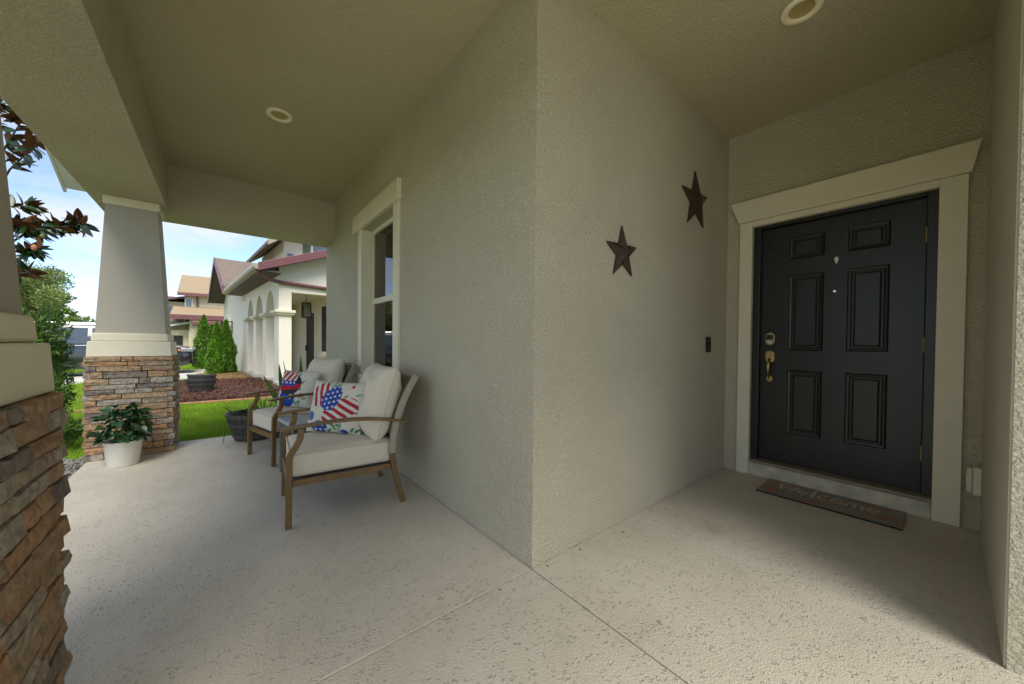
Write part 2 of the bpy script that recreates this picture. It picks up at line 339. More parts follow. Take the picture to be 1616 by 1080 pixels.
# ================================================================== GROUND
XF, YC, XD, ZC = 1.225, 1.325, 3.68, 3.07      # facade plane, entry corner, door wall, ceiling
YR, XR = -0.15, 2.17                           # recess right wall and its outer end
GZ = -0.12
kind(MB().add([(-300,-300,GZ-.01),(300,-300,GZ-.01),(300,400,GZ-.01),(-300,400,GZ-.01)], [(0,1,2,3)]).build('ground', 'lawn'), 'structure')
pf = kind(MB().box(-0.97, 3.9, -4.0, 5.49, GZ-.1, -0.012).build('porch_floor', 'joint'), 'structure')
G_ = 0.003
MB().box(-0.98, XF-.003, YC+G_, 5.5, -.115, 0).build('slab', 'concrete', pf, bevel=.004)
MB().box(-0.98, XF-G_, -4.0, YC-G_, -.115, 0).build('slab', 'concrete', pf, bevel=.004)
MB().box(XF+G_, XD+.1, -4.0, YC-.001, -.115, 0).build('slab', 'concrete', pf, bevel=.004)
dw = kind(MB().box(-14, -0.55, 15.7, 21.0, GZ-.1, GZ+.004).build('driveway', 'pavement'), 'structure')
kind(MB().box(-16.5, -14.6, -80, 120, GZ-.1, GZ+.006).build('sidewalk', 'pavement'), 'structure')
kind(MB().box(-30, -19, -80, 120, GZ-.1, GZ-.004).build('road', 'asphalt'), 'structure')
kind(MB().box(-14.5, 1.0, -12, -4.05, GZ-.1, GZ+.006).build('added_front_driveway', 'pavement'), 'structure')  # unseen concrete, added to bounce sunlight into the porch
kind(MB().box(-4.2, -.99, -4.0, .6, GZ-.1, GZ+.008).build('added_front_walk', 'pavement'), 'structure')  # unseen paving, added so warm neutral light bounces onto the porch walls

# mulch bed between the two lawns, with edging
def patch(name, m, x0, x1, y0, y1, h, n=40, seed=0):
    b = MB(); vs = []
    for j in range(n+1):
        for i in range(n+1):
            u, v = i/n, j/n; x = x0+(x1-x0)*u; y = y0+(y1-y0)*v
            e = min(1, 6*min(u, 1-u, v, 1-v))
            vs.append((x, y, GZ-.02+e*(h+.05*noise.noise((x*1.5, y*1.5, seed)))+.012*noise.noise((x*14, y*14, seed))*e))
    fs = [(j*(n+1)+i, j*(n+1)+i+1, (j+1)*(n+1)+i+1, (j+1)*(n+1)+i) for j in range(n) for i in range(n)]
    return kind(b.add(vs, fs).build(name, m, smooth=True), 'structure')
patch('mulch_bed', 'mulch', -1.9, 1.25, 9.55, 14.6, .085)
patch('straw_bed', 'straw', -0.75, 0.9, 14.3, 17.9, .07, 24, 3)
ed = kind(MB().box(-1.95, 1.0, 9.42, 9.5, GZ-.05, GZ+.055).build('bed_edging', 'edging', bevel=.01), 'structure')
patch('gravel_bed', 'gravel_base', -1.75, -0.985, 1.9, 5.62, .055, 30, 5)
patch('added_front_bed', 'mulch', -3.7, -1.76, .7, 6.0, .05, 24, 8)  # unseen bed, added to cut the green lawn bounce on the beam
# loose stuff lying on them
def chips(name, m, n, x0, x1, y0, y1, z, L_, W_):
    P = np.stack([rng.uniform(x0, x1, n), rng.uniform(y0, y1, n), np.full(n, z)+rng.uniform(-.01, .03, n)], 1)
    a = rng.uniform(0, 6.28, n); t = rng.normal(0, .3, n); l = L_*rng.uniform(.4, 1.3, n); wd = W_*rng.uniform(.5, 1.2, n)
    d = np.stack([np.cos(a)*np.cos(t), np.sin(a)*np.cos(t), np.sin(t)], 1)*l[:, None]/2
    q = np.stack([-np.sin(a), np.cos(a), rng.normal(0, .35, n)], 1)*wd[:, None]/2
    V = np.stack([P-d-q, P+d-q, P+d+q, P-d+q], 1).reshape(-1, 3)
    return kind(obj(name, npmesh(name, V, np.arange(4*n).reshape(n, 4), m)), 'stuff')
tag(chips('mulch_chips', 'mulch_chip', 18000, -1.8, 1.2, 9.6, 14.5, GZ+.065, .055, .016), 'red brown bark mulch chips strewn over the bed', 'mulch')
tag(chips('pine_straw', 'straw', 3000, -0.7, .85, 14.4, 17.8, GZ+.05, .12, .008), 'pale straw under the conifers and arcade', 'straw')
def pebbles():
    ico = [(0,0,-1),(.72,-.53,-.45),(-.28,-.85,-.45),(-.89,0,-.45),(-.28,.85,-.45),(.72,.53,-.45),(.28,-.85,.45),(-.72,-.53,.45),(-.72,.53,.45),(.28,.85,.45),(.89,0,.45),(0,0,1)]
    F = np.array([(0,1,2),(1,0,5),(0,2,3),(0,3,4),(0,4,5),(1,5,10),(2,1,6),(3,2,7),(4,3,8),(5,4,9),(1,10,6),(2,6,7),(3,7,8),(4,8,9),(5,9,10),(6,10,11),(7,6,11),(8,7,11),(9,8,11),(10,9,11)])
    n = 5200; I = np.array(ico); P = np.stack([rng.uniform(-1.7, -1.0, n), rng.uniform(2.4, 5.6, n), np.full(n, GZ+.045)+rng.uniform(-.01, .018, n)], 1)
    S = rng.uniform(.009, .021, (n, 1, 1))*rng.uniform(.6, 1.2, (n, 1, 3))
    V = (I[None]*S+P[:, None]).reshape(-1, 3); FF = (F[None]+(np.arange(n)*12)[:, None, None]).reshape(-1, 3)
    return kind(obj('gravel', npmesh('gravel', V, FF, 'pebble')), 'stuff')
tag(pebbles(), 'grey gravel strip beside the porch slab', 'gravel')
def grass(name, n, x0, x1, y0, y1, h, wd, keep=None):
    x = rng.uniform(x0, x1, n); y = rng.uniform(y0, y1, n)
    if keep is not None: k = keep(x, y); x, y = x[k], y[k]; n = len(x)
    P = np.stack([x, y, np.full(n, GZ-.012)], 1); a = rng.uniform(0, 6.28, n); hh = h*rng.uniform(.5, 1.25, n); ww = wd*rng.uniform(.6, 1.3, n)
    s = np.stack([np.cos(a), np.sin(a), 0*a], 1)*ww[:, None]/2
    l = np.stack([rng.normal(0, .35, n), rng.normal(0, .35, n), np.ones(n)], 1)*hh[:, None]
    V = np.stack([P-s, P+s, P+l], 1).reshape(-1, 3)
    return V, np.arange(3*n).reshape(n, 3)
def outside(x, y):
    return ~((x > -1.02) & (y < 5.53)) & ~((y > 9.42) & (y < 14.7) & (x > -1.95)) & ~((y > 15.65) & (y < 21.05) & (x < -.5)) & ~((x > -1.78) & (y < 5.66)) & ~((x > -.8) & (y > 14.2) & (y < 18))
V1, F1 = grass('g', 70000, -2.6, 1.6, 5.5, 9.6, .075, .007, outside)
V2, F2 = grass('g', 70000, -6.5, -.5, 6.0, 15.8, .08, .012, outside)
V3, F3 = grass('g', 40000, -9, 1.2, 14.5, 34, .10, .03, outside)
V = np.concatenate([V1, V2, V3]); F = np.concatenate([F1, F2+len(V1), F3+len(V1)+len(V2)])
tag(kind(obj('lawn_grass', npmesh('lawn_grass', V, F, 'grass')), 'stuff'), 'bright green mown lawn grass between the houses', 'grass')

# ================================================================== OWN HOUSE
house = tag(empty('house', (2.5, 1.3, 0)), 'taupe stucco house whose porch we stand on, with cream trim and black front door', 'house')
hl = (-2.5, -1.3, 0)
def hp(mb, name, m, bevel=0, smooth=False, parent=None):
    return mb.build(name, m, parent or house, smooth, bevel, loc=hl if parent is None else None)
# window opening
WY0, WY1, WZ0, WZ1 = 3.19, 4.14, 0.80, 2.40
b = MB()
b.box(XF, XF+.2, YC, WY0, -.1, ZC+.3).box(XF, XF+.2, WY1, 5.93, -.1, ZC+.3).box(XF, XF+.2, WY0, WY1, -.1, WZ0).box(XF, XF+.2, WY0, WY1, WZ1, ZC+.3)
hp(b, 'facade_wall', 'stucco')
hp(MB().box(XF+.2, XD+.3, YC, YC+.2, -.1, ZC+.3), 'entry_wall', 'stucco')
DY0, DY1, DZ = 0.052, 1.118, 2.235                # door opening
b = MB().box(XD, XD+.2, YR-.2, DY0, -.1, ZC+.3).box(XD, XD+.2, DY1, YC, -.1, ZC+.3).box(XD, XD+.2, DY0, DY1, DZ, ZC+.3)
hp(b, 'door_wall', 'stucco')
hp(MB().box(XR, XD, -4.2, YR, -.1, ZC+.3), 'side_wall', 'stucco')
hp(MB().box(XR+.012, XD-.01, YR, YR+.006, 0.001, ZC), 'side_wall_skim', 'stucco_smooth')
YE = -1.45                                      # unseen south edge of the porch roof, placed for the light it lets in
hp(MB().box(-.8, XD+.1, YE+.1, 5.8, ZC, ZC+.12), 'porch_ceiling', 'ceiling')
BZ = 2.56
hp(MB().box(-.998, -.45, YE, 5.93, BZ, ZC+.35), 'porch_beam', 'stucco')
hp(MB().box(-.45, XF, 5.41, 5.93, BZ+.001, ZC-.002), 'porch_beam', 'stucco')
# body of the house behind the porch (dark rooms, outer walls)
hp(MB().box(XF+.2, 12, 5.73, 5.92, -.1, ZC+.3), 'end_wall', 'stucco')
hp(MB().box(11.8, 12, -9, 5.73, -.1, ZC+.3), 'rear_wall', 'stucco')
# roof: ridge along X, rake towards the street
def ry(y): return 2.80+(6.06-abs(y))*.5
b = MB(); 
for z0, z1, m in ((0.0, .16, 0),):
    b.prism([(6.06, ry(6.06)), (0, ry(0)), (YE-.3, ry(YE-.3)), (YE-.3, ry(YE-.3)+.14), (0, ry(0)+.16), (6.06, ry(6.06)+.14)], lambda a, c, d: (d, a, c), -1.3, 12.3)
hp(b, 'roof', 'roof_dark')
# gable above the beam
hp(MB().prism([(5.9, ZC+.0), (5.9, ry(5.9)), (0, ry(0)-.01), (YE, ry(YE)), (YE, ZC+.0)], lambda a, c, d: (d, a, c), -.97, -.8), 'gable_wall', 'stucco')
# vented rake soffit boards
rk = hp(MB().prism([(6.10, ry(6.10)-.03), (0, ry(0)-.03), (0, ry(0)+.2), (6.10, ry(6.10)+.2)], lambda a, c, d: (d, a, c), -1.325, -1.302), 'rake_fascia', 'soffit_white')
for k in range(18):
    y1 = 6.05-k*.1; y0 = y1-.092
    MB().prism([(y1, ry(y1)-.025), (y0, ry(y0)-.025), (y0, ry(y0)-.004), (y1, ry(y1)-.004)], lambda a, c, d: (d, a, c), -1.3, -1.0).build('soffit_board', 'soffit_white', rk)

# window
wn = MB()
GX = XF+.112
for y0, y1, z0, z1 in ((WY0, WY0+.045, WZ0, WZ1), (WY1-.045, WY1, WZ0, WZ1), (WY0+.045, WY1-.045, WZ0, WZ0+.045), (WY0+.045, WY1-.045, WZ1-.045, WZ1)):
    wn.box(GX-.02, GX+.05, y0, y1, z0, z1)
win = hp(wn, 'window', 'trim', .004)
ZM = 1.60
MB().box(GX-.025, GX+.03, WY0+.045, WY1-.045, ZM-.03, ZM+.03).build('meeting_rail', 'trim', win, bevel=.004)
for z0, z1 in ((WZ0+.045, ZM-.03), (ZM+.03, WZ1-.045)):
    MB().box(GX+.002, GX+.006, WY0+.045, WY1-.045, z0, z1).build('pane', 'glass', win)
    zc = (z0+z1)/2; yc = (WY0+WY1)/2
    MB().box(GX+.008, GX+.014, WY0+.045, WY1-.045, zc-.004, zc+.004).build('muntin', 'trim', win)
    MB().box(GX+.0145, GX+.02, yc-.004, yc+.004, z0, z1).build('muntin', 'trim', win)
bl = MB()
for k in range(44):
    z = WZ0+.06+k*.0345
    bl.add([(GX+.06, WY0+.05, z), (GX+.085, WY0+.05, z+.022), (GX+.085, WY1-.05, z+.022), (GX+.06, WY1-.05, z)], [(0, 1, 2, 3)])
bl.build('blind', 'blind', win)
MB().box(GX+.3, GX+.32, WY0-.4, WY1+.4, .3, 2.9).build('dark_backing', 'room_shade', win)  # near-black sheet, its colour stands in for the unlit interior
TX = XF-.022
MB().box(TX, XF+.09, WY1-.005, WY1+.12, .80, 2.40).build('side_trim', 'trim', win, bevel=.004)
MB().box(TX, XF+.09, WY0-.115, WY0+.005, .80, 2.40).build('side_trim', 'trim', win, bevel=.004)
MB().box(TX-.022, XF-.001, WY0-.155, WY1+.27, 2.401, 2.585).build('head_trim', 'trim', win, bevel=.006)
MB().box(TX-.035, XF+.09, WY0-.155, WY1+.155, .69, .799).build('sill', 'trim', win, bevel=.006)

# columns with stacked stone bases ----------------------------------
STONES = []
for k in range(8):
    bm = bmesh.new(); bmesh.ops.create_cube(bm, size=1)
    bmesh.ops.subdivide_edges(bm, edges=bm.edges[:], cuts=1, use_grid_fill=True)
    for v in bm.verts:
        c = v.co; n_ = sum(abs(abs(q)-.5) < 1e-4 for q in c)
        if n_ >= 2:
            k_ = {2: .5, 3: 1.0}[n_]; c.x *= 1-.022*k_; c.z *= 1-.10*k_; c.y *= 1-.08*k_
        if c.y < -.2: c.y += random.uniform(-.07, .07)        # uneven split face (outward is -y)
        c.x += random.uniform(-.008, .008); c.z += random.uniform(-.035, .035)
    m = bpy.data.meshes.new('stone'); bm.to_mesh(m); bm.free(); m.materials.append(MAT['stone']); STONES.append(m)
def column(cx, cy, seed):
    rnd = random.Random(seed)
    c = hp(MB().frustum(cx, cy, .245, 1.19, .178, BZ-.002), 'column', 'shaft')
    MB().box(cx-.27, cx+.27, cy-.27, cy+.27, -.1, .985).build('core', 'mortar', c)
    MB().frustum(cx, cy, .292, .986, .285, 1.135).build('base_trim', 'trim', c, bevel=.006)
    MB().frustum(cx, cy, .268, 1.136, .262, 1.215).build('base_trim', 'trim', c, bevel=.012)
    MB().box(cx-.197, cx+.197, cy-.197, cy+.197, BZ-.085, BZ-.003).build('cap_trim', 'trim', c, bevel=.004)
    H_ = []
    z = 0.0
    while z < .93: h = rnd.choice((.044, .05, .056, .062)); H_.append((z, h)); z += h
    sc_ = .985/z; H_ = [(a*sc_, h*sc_) for a, h in H_]
    for f in range(4):
        rot = f*math.pi/2; ca, sa = math.cos(rot), math.sin(rot)
        for i, (z, h) in enumerate(H_):
            long_ = (i+f) % 2
            a0, a1 = (-.305, .305) if long_ else (-.262, .262)
            x = a0
            while x < a1-.01:
                L_ = rnd.choice((.08, .13, .16, .2, .24, .30))
                if a1-(x+L_) < .07: L_ = a1-x
                dep = rnd.uniform(.064, .074)
                o = obj('stone', STONES[rnd.randrange(8)], c)
                lx, ly = x+L_/2, -.245-dep/2
                o.location = (cx+lx*ca-ly*sa, cy+lx*sa+ly*ca, z+h/2)
                o.rotation_euler = (rnd.uniform(-.02, .02), rnd.uniform(-.012, .012), rot+rnd.uniform(-.015, .015))
                o.scale = (L_-.004, dep, h-.003)
                x += L_
    return c
column(-.69, 1.455, 3); column(-.69, 5.38, 11)

# front door -----------------------------------------------------------
DX = 3.752
fr = MB().box(XD+.02, XD+.12, DY0, DY0+.052, .122, DZ).box(XD+.02, XD+.12, DY1-.052, DY1, .122, DZ).box(XD+.02, XD+.12, DY0+.052, DY1-.052, 2.178, DZ)
hp(fr, 'door_frame', 'door_black', .004)
b = MB().box(DX, DX+.045, .106, 1.064, .142, 2.176)
door = hp(b, 'door', 'door_black', .003)
for y0, y1 in ((.640, .868), (.276, .502)):
    for z0, z1 in ((1.882, 2.07), (1.112, 1.75), (.402, .945)):
        p = MB(); k = .028
        def ring(i0, x0, i1, x1):
            A = [(y0+i0, z0+i0), (y1-i0, z0+i0), (y1-i0, z1-i0), (y0+i0, z1-i0)]; B = [(y0+i1, z0+i1), (y1-i1, z0+i1), (y1-i1, z1-i1), (y0+i1, z1-i1)]
            p.add([(DX-x0, y, z) for y, z in A]+[(DX-x1, y, z) for y, z in B], [(i, (i+1) % 4, 4+(i+1) % 4, 4+i) for i in range(4)])
        ring(0, .0005, .008, .011); ring(.008, .011, .022, .0075); ring(.022, .0075, .030, .0012); ring(.030, .0012, .038, .0012); ring(.038, .0012, .050, .009)
        p.add([(DX-.009, y0+.05, z0+.05), (DX-.009, y1-.05, z0+.05), (DX-.009, y1-.05, z1-.05), (DX-.009, y0+.05, z1-.05)], [(0, 3, 2, 1)])
        p.build('raised_panel', 'door_black', door)
for z in (1.923, 1.164, .418):
    MB().box(DX-.006, DX-.0005, .098, .112, z-.05, z+.05).tube([(DX-.008, .105, z-.052), (DX-.008, .105, z+.052)], .007, 8).build('hinge', 'brass', door)
def plate(y, z, w_, h_, x0, x1, name, m, cut=.3):
    c = w_*cut; P = [(-w_/2, -h_/2+c), (-w_/2+c, -h_/2), (w_/2-c, -h_/2), (w_/2, -h_/2+c), (w_/2, h_/2-c), (w_/2-c, h_/2), (-w_/2+c, h_/2), (-w_/2, h_/2-c)]
    return MB().prism([(y+a, z+q) for a, q in P], lambda a, q, d: (d, a, q), x1, x0).build(name, m, door, bevel=.003)
plate(.992, 1.212, .068, .108, DX-.024, DX-.0005, 'keypad_lock', 'brass_old')
kb = MB()
for i in range(5): kb.box(DX-.029, DX-.0245, .968+i*.0105, .976+i*.0105, 1.205, 1.246)
kb.build('key_button', 'dark_plastic', door)
MB().tube([(DX-.03, .992, 1.182), (DX-.0245, .992, 1.182)], .012, 16).build('lock_cylinder', 'chrome', door)
plate(.993, 1.055, .064, .10, DX-.012, DX-.0005, 'handle_plate', 'brass', .25)
plate(.995, .862, .040, .052, DX-.012, DX-.0005, 'handle_foot', 'brass', .3)
MB().tube([(DX-.012, .993, 1.035), (DX-.034, .993, 1.025), (DX-.05, .994, .995), (DX-.05, .995, .95), (DX-.036, .995, .90), (DX-.012, .995, .866)],
          [.010, .013, .0145, .0125, .009, .008], 10).build('door_handle', 'brass', door, smooth=True)
MB().box(DX-.035, DX-.0125, .984, 1.002, 1.044, 1.052).build('thumb_latch', 'brass', door, bevel=.002)
MB().tube([(DX-.007, .575, 1.585), (DX-.0005, .575, 1.585)], .009, 14).build('peephole', 'chrome', door)
MB().prism([(.568+.011*math.cos(a*.3142)+.003*math.sin(a*.6), 1.828+.028*math.sin(a*.3142)) for a in range(20)], lambda a, q, d: (d, a, q), DX-.003, DX-.0005).build('hook_pad', 'white_paint', door, bevel=.001)
# cream casing with flared head
cx0 = XD-.03
hp(MB().box(cx0, XD+.019, DY1-.002, 1.214, .001, 2.25), 'door_casing', 'trim', .004)
hp(MB().box(cx0, XD+.019, -.066, DY0+.002, .001, 2.25), 'door_casing', 'trim', .004)
hp(MB().prism([(1.218, 2.251), (-.078, 2.251), (-.112, 2.44), (1.29, 2.44)], lambda a, q, d: (d, a, q), cx0-.022, XD-.001), 'door_head', 'trim', .004)
hp(MB().box(cx0+.004, XD+.019, DY0+.003, DY1-.003, DZ-.032, 2.25), 'head_jamb', 'trim')
hp(MB().box(cx0+.006, XD+.15, DY0+.003, DY1-.003, .0005, .112), 'door_step', 'trim_dirty', .006)
hp(MB().box(cx0+.001, XD+.12, DY0+.004, DY1-.004, .113, .139), 'door_sill', 'threshold', .005)

# ================================================================== FIXTURES ON THE HOUSE
def downlight(x, y, label):
    t = tag(empty('recessed_light', (x, y, ZC)), label, 'light', 'recessed porch lights')
    MB().lathe([(.098, -.0005), (.098, -.008), (.088, -.016), (.068, -.012), (.060, -.004)], 40).build('trim_ring', 'lamp_ring', t, smooth=True)
    MB().lathe([(.060, -.004), (.058, -.0026), (.02, -.0014), (0.0005, -.001)], 40).build('bowl', 'lamp_bowl', t, smooth=True)
downlight(.385, 3.62, 'round cream recessed light in porch ceiling above the armchairs')
downlight(2.565, .56, 'round cream recessed light in ceiling above the entry, by the front door')
def star(x, z, r, rot, label, d):
    t = tag(empty('barn_star', (x, YC, z)), label, 'star', 'metal stars on the entry wall')
    pts = [(math.sin(rot+k*math.pi/5)*(r if k % 2 == 0 else r*.40), math.cos(rot+k*math.pi/5)*(r if k % 2 == 0 else r*.40)) for k in range(10)]
    for k in range(0, 10, 2):
        a, b_, c = pts[k-1], pts[k], pts[(k+1) % 10]
        vs = [(0, -d, 0), (a[0], -.012, a[1]), (b_[0], -.012, b_[1]), (c[0], -.012, c[1]), (a[0], -.001, a[1]), (b_[0], -.001, b_[1]), (c[0], -.001, c[1])]
        MB().add(vs, [(0, 1, 2), (0, 2, 3), (1, 4, 5, 2), (2, 5, 6, 3)]).build('point', 'rust', t)
star(1.972, 1.728, .172, R(-3), 'smaller rust brown metal star, lower of the two on the entry wall', .052)
star(2.982, 2.318, .238, R(-3), 'larger rust brown metal star, higher of the two on the entry wall', .06)
db = tag(empty('doorbell', (3.262, YC, 1.155)), 'black video doorbell on the entry wall beside the door', 'doorbell')
MB().box(-.03, .03, -.026, -.001, -.066, .066).build('body', 'dark_plastic', db, bevel=.006)
MB().tube([(0, -.029, .035), (0, -.0265, .035)], .014, 16).build('camera_lens', 'lens', db)
MB().tube([(0, -.029, -.03), (0, -.0265, -.03)], .013, 16).build('button', 'lens', db)
ob = tag(empty('outlet_box', (3.62, YR+.006, .33)), 'cream weatherproof outlet box low on right wall of the entry', 'outlet')
MB().box(-.06, .06, .001, .035, -.085, .085).build('box', 'pvc', ob, bevel=.006)
MB().box(-.05, .05, .0355, .06, -.075, .075).build('cover', 'pvc', ob, bevel=.01)

# ================================================================== DOORMAT
def doormat():
    nx, ny = 40, 150; W_, L_ = .41, .785; vs = []; cs = []
    pal = [(.24, .15, .08), (.15, .145, .125), (.15, .19, .20), (.26, .155, .08), (.20, .165, .115), (.16, .205, .22)]
    for j in range(ny+1):
        for i in range(nx+1):
            u, v = i/nx, j/ny
            vs.append(((u-.5)*W_, (v-.5)*L_, .012+.002*noise.noise((u*20, v*40, 0))))
            q = noise.noise((u*26, v*3.5, 1.3))*2.2+noise.noise((u*60, v*8, 5))+2.6+(.7 if i % 3 == 0 else 0)
            c = pal[int(max(0, q)) % 6]
            if noise.noise((u*5, v*5, 9)) > .33: c = (.26, .115, .07)
            cs.append((c[0]*1.45, c[1]*1.5, c[2]*1.5, 1))
    fs = [(j*(nx+1)+i, j*(nx+1)+i+1, (j+1)*(nx+1)+i+1, (j+1)*(nx+1)+i) for j in range(ny) for i in range(nx)]
    t = tag(empty('doormat', (3.492, .557, 0), R(.5)), 'brown and blue striped doormat reading welcome before the black door', 'doormat')
    o = MB().add(vs, fs).build('mat', 'mat_weave', t, smooth=True)
    at = o.data.color_attributes.new('print', 'FLOAT_COLOR', 'POINT'); at.data.foreach_set('color', np.array(cs, np.float32).ravel())
    MB().box(-W_/2, W_/2, -L_/2, L_/2, .0005, .0085).build('backing', 'rubber', t)
    # hand-lettered word: strokes in a unit box per letter (x right, y up), letters run along -Y, tops towards the door (+X)
    arc = lambda cx, cy, rx, ry_, a0, a1, n=12: [(cx+rx*math.cos(R(a0+(a1-a0)*i/n)), cy+ry_*math.sin(R(a0+(a1-a0)*i/n))) for i in range(n+1)]
    let = [('W', 1.25, [[(0, 1.0), (.12, .55), (.28, .0), (.45, .45), (.58, .75), (.70, .3), (.82, 0), (1.0, .5), (1.15, 1.0)]]),
           ('e', .8, [[(.08, .32), (.6, .38)]+arc(.34, .32, .28, .32, 10, 320)]),
           ('l', .4, [[(.15, 1.15), (.14, .5), (.17, .05), (.28, 0)]]),
           ('c', .75, [arc(.36, .32, .28, .32, 50, 310)]),
           ('o', .82, [arc(.37, .32, .30, .32, 80, 440)]),
           ('m', 1.15, [[(.08, .62), (.10, 0)], [(.10, .35)]+arc(.31, .38, .2, .26, 170, 0)+[(.52, 0)], [(.52, .35)]+arc(.74, .38, .21, .26, 170, 0)+[(.97, 0), (1.03, .02)]]),
           ('e', .8, [[(.08, .32), (.6, .38)]+arc(.34, .32, .28, .32, 10, 325)])]
    x = 0; mb = MB(); sc_ = .098; tot = sum(l[1] for l in let)
    for nm, adv, sts in let:
        for st in sts:
            P = [Vector(((b_-.35)*sc_*1.35, -(x+a-tot/2)*sc_, .0)) for a, b_ in st]; wd = .0115; lf = []; rt = []
            for i in range(len(P)):
                d = (P[min(i+1, len(P)-1)]-P[max(i-1, 0)]).normalized(); q = Vector((-d.y, d.x, 0))*wd*(.75+.3*math.sin(i*1.1))
                lf.append(P[i]+q); rt.append(P[i]-q)
            n = len(P); mb.add([(p.x, p.y, .0155) for p in lf+rt], [(i, i+1, n+i+1, n+i) for i in range(n-1)])
        x += adv
    mb.build('lettering', 'letter', t)
doormat()

# ================================================================== ARMCHAIRS
def rounded_box(sx, sy, sz, r, n=14, puff=0.0):
    """cushion: box with rounded edges and a puffed top; corners in +-s/2"""
    bm = bmesh.new(); bmesh.ops.create_cube(bm, size=2)
    bmesh.ops.subdivide_edges(bm, edges=bm.edges[:], cuts=n, use_grid_fill=True)
    h = Vector((sx/2, sy/2, sz/2))
    for v in bm.verts:
        p = v.co.copy(); e = [0.0]*3; q = [0.0]*3
        for i in range(3):
            s = p[i]; s = math.copysign(abs(s)**.75, s); w_ = s*h[i]
            q[i] = max(-(h[i]-r), min(h[i]-r, w_)); e[i] = w_-q[i]
        d = Vector(e)
        m_ = max(abs(x) for x in e)
        if m_ > 1e-6: d = d.normalized()*m_
        c = Vector(q)+d
        c.z += puff*(1-p.x**2)*(1-p.y**2)*(1 if p.z > 0 else -.3) if abs(p.z) > .99 else 0
        c += Vector((noise.noise(c*5), noise.noise(c*5+Vector((7, 0, 0))), noise.noise(c*6+Vector((0, 9, 0)))))*.004
        v.co = c
    m = bpy.data.meshes.new('cushion'); bm.to_mesh(m); bm.free()
    m.materials.append(MAT['fabric']); m.polygons.foreach_set('use_smooth', [True]*len(m.polygons)); return m
def pillow_mesh(W_, H_, T, n=40, wrinkle=.006, matn='fabric', paint=None, seed=0, ear=.07, sag=0):
    """stuffed pillow: width x, height z (0..H), front towards -y"""
    vs = []; cs = []
    for side in (-1, 1):
        for j in range(n+1):
            for i in range(n+1):
                u, v = i/n*2-1, j/n*2-1
                t = T/2*max(0, (1-u**4)*(1-v**4))**.55*(1+.12*noise.noise((u*1.5, v*1.5, seed)))
                edge = (1-abs(u)**6)*(1-abs(v)**6)
                t += wrinkle*noise.noise((u*3.2+seed, v*3.2, side))*edge*2+wrinkle*.7*noise.noise((u*8+seed, v*4, side))*edge
                x = u*W_/2*(1-ear*(1-v*v)); z = H_/2+v*H_/2*(1-ear*(1-u*u))
                z += sag*(1-abs(u))*(v > .3)*(v-.3)*-.1
                vs.append((x, side*t, z))
                cs.append((*(paint((u+1)/2, (v+1)/2) if (paint and side < 0) else (.62, .58, .47)), 1))
    m1 = (n+1)**2; fs = []
    for s in (0, 1):
        for j in range(n):
            for i in range(n):
                a = s*m1+j*(n+1)+i; f = (a, a+1, a+n+2, a+n+1); fs.append(f if s == 0 else f[::-1])
    b = MB().add(vs, fs); m = bpy.data.meshes.new('pillow'); m.from_pydata(b.v, [], b.f)
    if paint:
        at = m.color_attributes.new('print', 'FLOAT_COLOR', 'POINT'); at.data.foreach_set('color', np.array(cs, np.float32).ravel())
    bm = bmesh.new(); bm.from_mesh(m); bmesh.ops.remove_doubles(bm, verts=bm.verts, dist=1e-5); bm.to_mesh(m); bm.free()
    m.materials.append(MAT[matn]); m.polygons.foreach_set('use_smooth', [True]*len(m.polygons)); return m
def pillow_edge(W_, H_, ear, r, n=24, off=0):
    P = []
    for k in range(4*n):
        s, q = divmod(k, n); t = -1+2*q/n
        u, v = ((t, -1), (1, t), (-t, 1), (-1, -t))[s]
        P.append((u*W_/2*(1-ear*(1-v*v)), 0, H_/2+v*H_/2*(1-ear*(1-u*u))))
    P.append(P[0]); return MB().tube(P, r, 6, caps=False)
SEAT = rounded_box(.625, .55, .165, .035, puff=.022)
def smooth_path(pts, n=5):
    P = [Vector((a, b_, 0)) for a, b_ in pts]; o = []
    for i in range(len(P)-1):
        p0, p1, p2, p3 = P[max(i-1, 0)], P[i], P[i+1], P[min(i+2, len(P)-1)]
        for k in range(n):
            t = k/n; c = .5*((2*p1)+(p2-p0)*t+(2*p0-5*p1+4*p2-p3)*t*t+(3*p1-p0-3*p2+p3)*t**3); o.append((c.x, c.y))
    return o+[tuple(P[-1][:2])]
